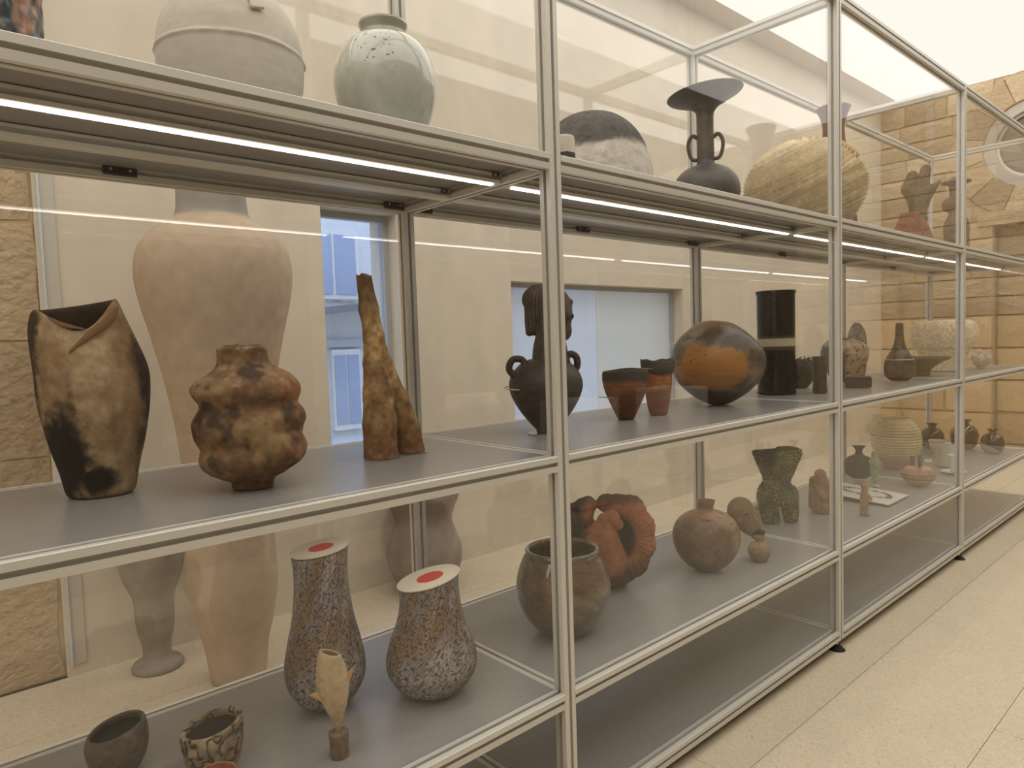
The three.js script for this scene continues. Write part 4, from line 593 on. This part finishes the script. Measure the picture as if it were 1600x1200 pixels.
{
  const t = onShelf('little_jar', 'tiny tan jar with flared neck beside the big round bottle', 'jar', 1.295, SL, -0.177);
  part('body', ...pot({ prof: [[0.0005, 0], [0.03, 0.001], [0.032, 0.004], [0.043, 0.025], [0.0475, 0.042], [0.042, 0.062], [0.026, 0.076], [0.0165, 0.08], [0.017, 0.087], [0.0235, 0.099], [0.02, 0.1], [0.012, 0.085], [0.0005, 0.08]], rows: 70, tex: 224, rough: 0.6, col: p => { let c = mul(mix([168, 134, 88], [136, 104, 68], N(p, 30, 3)), 0.85 + 0.3 * N(p, 90, 2)); if (p[1] > 0.08) c = mix(c, [160, 100, 60], 0.6); return c; }, bmp: p => N(p, 60, 3), bump: 0.001 }), t);
}
{
  const t = onShelf('mossy_torso', 'mossy green-black beaded torso with flaring top and two stout legs', 'sculpture', 1.895, SL, -0.407);
  const col = p => { const n = N(p, 22, 4), s = vnoise(p[0] * 230, p[1] * 230, p[2] * 230); let c = mix([112, 106, 48], [70, 70, 34], sst(0.35, 0.65, n)); c = mix(c, [34, 32, 24], 0.9 * sst(0.26, 0.31, p[1]) * sst(0.02, -0.03, p[0])); c = mix(c, [168, 150, 52], 0.85 * sst(0.62, 0.75, s) * (sst(0.5, 0.62, N(p, 14, 3)) + 0.8 * gauss(len(p[0] - 0.015, p[1] - 0.1, 0), 0.035))); if (s < 0.25) c = mul(c, 0.55); return mul(c, 0.8 + 0.4 * s); };
  const sdf = p => { const rad = len(p[0], 0, p[2] * 1.15); const prof = p[1] > 0.2 ? 0.062 + 0.066 * Math.pow((p[1] - 0.2) / 0.15, 0.9) - 0.012 * sst(0.335, 0.36, p[1]) : 0.062; let d = Math.max(rad - prof, p[1] - 0.352 - 0.02 * p[0] - 0.01 * Math.sin(p[0] * 24), 0.1 - p[1]) * 0.85; d = Math.max(d, -(Math.max(rad - prof + 0.014, 0.3 - p[1]))); d = smin(d, ell(p, [-0.012, 0.145, 0.01], [0.085, 0.065, 0.07]), 0.03); d = smin(d, chain(p, [[-0.05, 0.13, 0.015, 0.05], [-0.036, 0.02, 0.02, 0.052]]), 0.012); d = smin(d, chain(p, [[0.055, 0.135, -0.01, 0.05], [0.064, 0.025, -0.015, 0.04]]), 0.01); d += 0.005 * (N(p, 110, 2) - 0.5) + 0.002 * Math.sin(p[1] * 420); return Math.max(d, 0.001 - p[1]); };
  part('body', ...clay(sdf, [0, 0.182, 0], [0.14, 0.195, 0.12], 112, col, 0.95), t);
  part('support_wire', rod([[-0.085, 0.01, 0.03], [-0.1, 0.09, 0.035], [-0.098, 0.15, 0.04], [-0.08, 0.168, 0.045]], 0.0022), steel, t);
  part('support_wire', rod([[-0.075, 0.205, 0.03], [-0.05, 0.206, 0.06], [-0.015, 0.204, 0.072]], 0.002), steel, t);
}
{
  const t = onShelf('seated_clay_figure', 'tan clay figure like a hooded seated person beside the mossy torso', 'figurine', 2.2, SL, -0.33);
  const col = p => mul(mix([172, 128, 84], [138, 98, 64], N(p, 20, 3)), 0.85 + 0.3 * N(p, 80, 2));
  part('body', ...clay(p => { let d = chain(p, [[0, 0.02, 0, 0.05], [0, 0.1, 0, 0.046], [0.004, 0.15, 0.004, 0.038]], 0.02); d = smin(d, ell(p, [-0.004, 0.192, 0], [0.032, 0.032, 0.034]), 0.014); d = smin(d, cap(p, [-0.03, 0.14, 0.03], [0.006, 0.09, 0.05], 0.015, 0.012), 0.01); d = smin(d, cap(p, [0.036, 0.14, 0.02], [0.02, 0.09, 0.048], 0.015, 0.012), 0.01); d = smin(d, ell(p, [-0.004, 0.19, 0.034], [0.006, 0.012, 0.008]), 0.005); d = smin(d, cap(p, [-0.048, 0.03, -0.03], [-0.04, 0.16, -0.02], 0.02, 0.022), 0.008); return Math.max(d, 0.001 - p[1]); }, [-0.004, 0.112, 0], [0.08, 0.125, 0.075], 64, col), t);
}
{
  const t = onShelf('flat_black_flask', 'flat black flask with flared neck on a wire foot', 'flask', 3.052, SL, -0.482);
  part('body', ...pot({ prof: [[0.0005, 0.022], [0.045, 0.024], [0.06, 0.034], [0.084, 0.052], [0.091, 0.09], [0.086, 0.13], [0.068, 0.152], [0.034, 0.166], [0.024, 0.176], [0.022, 0.196], [0.038, 0.216], [0.045, 0.221], [0.04, 0.222], [0.016, 0.2], [0.0005, 0.19]], rows: 70, tex: 192, rough: 0.7, col: p => mul([76, 68, 58], 0.82 + 0.36 * N(p, 40, 3)), warp: p => [p[0], p[1], p[2] * 0.55] }), t);
  part('wire_foot', mergeGeometries([rod([[-0.03, 0.006, 0.02], [0.03, 0.006, 0.022], [0.02, 0.024, 0.0]], 0.0022), rod([[0.03, 0.006, -0.02], [-0.03, 0.006, -0.022], [-0.02, 0.024, 0.0]], 0.0022)]), steel, t);
}
{
  const t = onShelf('standing_clay_figurine', 'tiny standing tan clay figurine in front of the necklace board', 'figurine', 2.28, SL, -0.15);
  const col = p => mul(mix([184, 132, 86], [150, 104, 66], N(p, 30, 3)), 0.85 + 0.3 * N(p, 90, 2));
  part('body', ...clay(p => { let d = chain(p, [[-0.004, 0.004, 0, 0.02], [-0.002, 0.07, 0, 0.021], [0, 0.105, 0, 0.022]], 0.01); d = smin(d, ell(p, [0, 0.145, 0], [0.02, 0.022, 0.02]), 0.008); d = smin(d, cap(p, [0, 0.125, 0], [0, 0.11, 0], 0.013, 0.016), 0.01); d = smin(d, cap(p, [0.02, 0.1, 0.004], [0.032, 0.085, 0.016], 0.008, 0.007), 0.005); d = smin(d, ell(p, [0.014, 0.006, 0.01], [0.012, 0.008, 0.012]), 0.004); return Math.max(d, 0.001 - p[1]); }, [0.004, 0.082, 0], [0.045, 0.09, 0.04], 52, col), t);
}
{
  const t = onShelf('green_figurine', 'slender pale green standing figurine with white feet', 'figurine', 2.963, SL, -0.36);
  part('body', ...clay(p => { let d = chain(p, [[0, 0.012, 0, 0.017], [0, 0.09, 0, 0.022], [0, 0.14, 0, 0.028], [0, 0.165, 0, 0.022]], 0.012); d = smin(d, ell(p, [-0.002, 0.192, 0.002], [0.017, 0.024, 0.018]), 0.006); d = smin(d, cap(p, [-0.026, 0.155, 0.01], [0.008, 0.128, 0.026], 0.009, 0.008), 0.006); d = smin(d, cap(p, [0.028, 0.155, 0.006], [0.01, 0.12, 0.026], 0.009, 0.008), 0.006); d = smin(d, cap(p, [0.0, 0.008, 0.004], [0.028, 0.007, 0.03], 0.009, 0.008), 0.005); return Math.max(d, 0.001 - p[1]); }, [0.004, 0.11, 0.006], [0.045, 0.12, 0.045], 56, p => p[1] < 0.02 ? [214, 206, 176] : mul(mix([150, 178, 146], p[1] > 0.13 ? [150, 150, 104] : [136, 166, 138], N(p, 22, 3)), 0.88 + 0.24 * N(p, 80, 2)), 0.5), t);
}
{
  const t = onShelf('ribbed_globe_jar', 'large cream globe jar with fine horizontal ribs turning pink below', 'jar', 3.66, SL, -0.485);
  const base = [[0.0005, 0], [0.085, 0.002], [0.092, 0.012], [0.1, 0.03], [0.14, 0.08], [0.168, 0.15], [0.172, 0.2], [0.155, 0.26], [0.12, 0.305], [0.1, 0.322], [0.102, 0.332], [0.098, 0.334], [0.09, 0.32], [0.13, 0.25], [0.0005, 0.1]];
  part('body', ...pot({ prof: base, rows: 300, seg: 72, tex: 256, rough: 0.8, col: p => mul(mix([206, 152, 122], [222, 202, 152], sst(0.03, 0.12, p[1] + 0.02 * (N(p, 10, 2) - 0.5))), 0.94 + 0.12 * N(p, 40, 2)), warp: (p, a, v) => { const r = Math.hypot(p[0], p[2]) || 1, s = v < 0.72 && p[1] > 0.02 && p[1] < 0.3 ? 0.0032 * Math.sin(p[1] * 340) / r : 0; return [p[0] * (1 + s), p[1], p[2] * (1 + s)]; } }), t);
}
{
  const t = onShelf('twin_head_pot', 'tan painted double-lobed pot with banded pattern and two small dark heads', 'pot', 3.141, SL, -0.185);
  const col = p => { const a = Math.atan2(p[0], p[2]); let c = mul([200, 152, 104], 0.88 + 0.24 * N(p, 50, 3)); const ln = [112, 66, 46]; const b = p[1]; if ((b > 0.071 && b < 0.077) || (b > 0.043 && b < 0.049)) c = mix(c, ln, 0.8); if (b > 0.048 && b < 0.112) { const q = a * 5.5, f = q - Math.floor(q); if (f < 0.1) c = mix(c, ln, 0.75); const e = Math.hypot((f - 0.53) * 0.9, (b - (b > 0.076 ? 0.093 : 0.06)) * 26); if (Math.abs(e - 0.24) < 0.07 || e < 0.09) c = mix(c, ln, 0.7); } return c; };
  part('body', ...pot({ prof: [[0.0005, 0], [0.03, 0.001], [0.06, 0.014], [0.092, 0.042], [0.103, 0.066], [0.094, 0.094], [0.06, 0.116], [0.03, 0.12], [0.0005, 0.118]], rows: 60, seg: 90, tex: 448, rough: 0.6, col, warp: (p, a) => { const s = 0.016 * gauss(p[0], 0.014) * sst(0.06, 0.11, p[1]); const r = 1 - 0.08 * gauss(p[0], 0.02) * (Math.abs(p[2]) > 0.02 ? 1 : 0); return [p[0], p[1] - s, p[2] * 0.8 * r]; } }), t);
  const hc = p => mul([96, 74, 62], 0.8 + 0.4 * N(p, 80, 2));
  for (const s of [-1, 1]) part('head', ...clay(p => { let d = chain(p, [[0, 0, 0, 0.014], [0, 0.02, 0, 0.012], [0, 0.04, 0, 0.015]], 0.006); d = smin(d, Math.max(len(p[0], 0, p[2]) - 0.012, Math.abs(p[1] - 0.055) - 0.009), 0.004); d = smin(d, ell(p, [0, 0.034, 0.015], [0.004, 0.007, 0.006]), 0.003); return d; }, [0, 0.026, 0], [0.026, 0.048, 0.03], 40, hc), t, [s * 0.022 - 0.012, 0.112 + (s > 0 ? 0.006 : 0), 0]);
}
{
  const t = thing('necklace_board', 'pale propped board carrying a bead necklace behind the tiny figurine', 'board', [2.665, SL, -0.295], 0.02);
  const b = part('board', new RoundedBoxGeometry(0.3, 0.006, 0.34, 2, 0.002), std({ color: rgb(206, 200, 188), roughness: 0.75 }), t, [0, 0.022, 0]); b.rotation.x = 0.07;
  part('prop', box(0.24, 0.024, 0.03), std({ color: rgb(180, 174, 164), roughness: 0.8 }), t, [0, 0.012, -0.12]);
  const n = thing('bead_necklace', 'dark bead necklace laid out in a long loop on the pale board', 'necklace', [2.665, SL + 0.0275, -0.295], 0.02);
  const bs = []; seed = 5; for (let i = 0; i < 64; i++) { const a = i / 64 * Math.PI * 2; const s = rr(0.0032, 0.0058), z = 0.13 * Math.sin(a), g = new THREE.SphereGeometry(s, 8, 6); g.scale(1, 0.8, 1.2).translate(0.062 * Math.cos(a) * (1 + 0.12 * Math.sin(3 * a)) + rr(-0.002, 0.002), 0.0035 - z * 0.07, z); bs.push(g); }
  const m = part('beads', mergeGeometries(bs), std({ color: rgb(84, 84, 76), roughness: 0.4 }), n); m.userData.kind = 'stuff';
}
const porc = std({ color: rgb(224, 218, 202), roughness: 0.35 });
{
  const t = onShelf('white_footed_cup', 'cream footed cup with wide lip in front of the dark jars', 'cup', 4.3, SL, -0.433);
  part('body', ...pot({ prof: [[0.0005, 0], [0.02, 0.001], [0.02, 0.006], [0.012, 0.012], [0.013, 0.018], [0.035, 0.036], [0.053, 0.066], [0.058, 0.098], [0.069, 0.11], [0.067, 0.112], [0.055, 0.1], [0.048, 0.066], [0.0005, 0.03]], rows: 70, flat: [222, 206, 174], rough: 0.5 }), t);
  const u = onShelf('pale_cylinder_jar', 'pale grey-green porcelain cylinder behind the front post', 'jar', 3.88, SL, -0.255);
  part('body', ...pot({ prof: [[0.0005, 0.004], [0.06, 0.004], [0.066, 0.008], [0.066, 0.128], [0.068, 0.131], [0.066, 0.134], [0.066, 0.145], [0.063, 0.147], [0.061, 0.13], [0.06, 0.02], [0.0005, 0.012]], raw: true, flat: [198, 200, 182], rough: 0.3 }), u);
  const w = onShelf('white_dish', 'flat white dish near the front glass by the post', 'dish', 3.656, SL, -0.147);
  part('body', ...pot({ prof: [[0.0005, 0.002], [0.045, 0.002], [0.05, 0.005], [0.084, 0.014], [0.086, 0.016], [0.083, 0.017], [0.05, 0.009], [0.0005, 0.008]], raw: true, flat: [228, 224, 212], rough: 0.25 }), w);
  const v = onShelf('white_tapered_cup', 'white tapered cup standing on the flat white dish', 'cup', 3.66, SL + 0.0085, -0.145);
  part('body', ...pot({ prof: [[0.0005, 0], [0.024, 0.001], [0.026, 0.004], [0.034, 0.05], [0.047, 0.112], [0.045, 0.113], [0.032, 0.05], [0.0005, 0.008]], rows: 40, flat: [226, 220, 204], rough: 0.3 }), v);
  const c = onShelf('place_card', 'tiny white folded card left of the pale cylinder', 'card', 4.0, SL, -0.4);
  part('card', new THREE.ExtrudeGeometry((() => { const s = new THREE.Shape(); s.moveTo(-0.016, 0); s.lineTo(0, 0.02); s.lineTo(0.016, 0); s.lineTo(0.0148, 0); s.lineTo(0, 0.0185); s.lineTo(-0.0148, 0); return s; })(), { depth: 0.045, bevelEnabled: false }).rotateY(Math.PI / 2), porc, c, [-0.02, 0, 0]);
}
{
  const jar = (label, x, z, s, col, cut, turn = 0) => {
    const t = onShelf('dark_glossy_jar', label, 'jar', x, SL, z, turn);
    const cf = p => cut && p[1] < 0.05 * s - p[0] * 0.5 ? mul([182, 170, 146], 0.95 + 0.1 * N(p, 30, 2)) : mul(mix(col, mul(col, 0.6), N(p, 24, 3)), 0.85 + 0.3 * N(p, 60, 2));
    part('body', ...pot({ prof: [[0.0005, 0], [0.05, 0.002], [0.075, 0.03], [0.088, 0.075], [0.078, 0.12], [0.05, 0.148], [0.03, 0.156], [0.028, 0.166], [0.044, 0.184], [0.042, 0.186], [0.02, 0.17], [0.0005, 0.16]].map(q => [q[0] * s, q[1] * s]), rows: 70, tex: 192, rough: 0.12, coat: 0.6, col: cf }), t);
  };
  jar('black glossy jar with short flared neck, left of the dark trio', 4.6, -0.558, 1.05, [58, 50, 42]);
  jar('brown glossy jar, tallest and middle one of the dark trio', 4.72, -0.375, 1.2, [104, 66, 38]);
  jar('small dark jar with pale dipped base, right of the dark trio', 4.62, -0.17, 0.95, [56, 44, 36], true);
}
// ---------------------------------------------------------------- big sculptures standing behind the case
{
  const big = (name, label, x, z, prof, col, rough = 0.85, warp) => { const t = thing(name, label, 'sculpture', [x, 0, z], face(x, z)); t.scale.set(0.92, 1, 0.92); part('body', ...pot({ prof, rows: 110, seg: 72, tex: 320, rough, col, warp }), t); };
  big('grey_floor_vase', 'grey waisted floor vase on a round foot, standing behind the case', -0.505, -1.99, [[0.0005, 0.001], [0.108, 0.001], [0.112, 0.012], [0.1, 0.03], [0.066, 0.045], [0.062, 0.1], [0.078, 0.17], [0.084, 0.23], [0.088, 0.31], [0.12, 0.39], [0.142, 0.48], [0.15, 0.58], [0.12, 0.68], [0.07, 0.73], [0.06, 0.75], [0.0005, 0.75]], p => mul([150, 138, 124], 0.85 + 0.3 * N(p, 16, 4)));
  big('giant_pink_vase', 'giant pinkish clay vase with grey neck, towering behind the case', -0.285, -1.64, [[0.0005, 0.001], [0.112, 0.001], [0.12, 0.03], [0.135, 0.14], [0.165, 0.26], [0.188, 0.4], [0.186, 0.55], [0.176, 0.75], [0.185, 0.95], [0.22, 1.2], [0.265, 1.4], [0.31, 1.58], [0.318, 1.68], [0.296, 1.77], [0.23, 1.84], [0.16, 1.875], [0.147, 1.9], [0.147, 2.2], [0.16, 2.24], [0.14, 2.24], [0.0005, 2.1]], p => p[1] > 1.885 ? mul([158, 152, 142], 0.9 + 0.2 * N(p, 10, 3)) : mul(mix([198, 172, 142], [188, 160, 132], N(p, 6, 4)), 0.93 + 0.14 * N(p, 24, 3)));
  big('grey_totem', 'grey undulating totem standing behind the case near the rear post', 0.845, -1.92, [[0.0005, 0.001], [0.14, 0.001], [0.15, 0.02], [0.19, 0.08], [0.22, 0.16], [0.222, 0.24], [0.19, 0.33], [0.172, 0.39], [0.19, 0.46], [0.22, 0.53], [0.215, 0.6], [0.17, 0.67], [0.08, 0.7], [0.0005, 0.7]], p => mul([144, 128, 114], 0.85 + 0.3 * N(p, 12, 4)));
}
renderer.render(scene, camera);
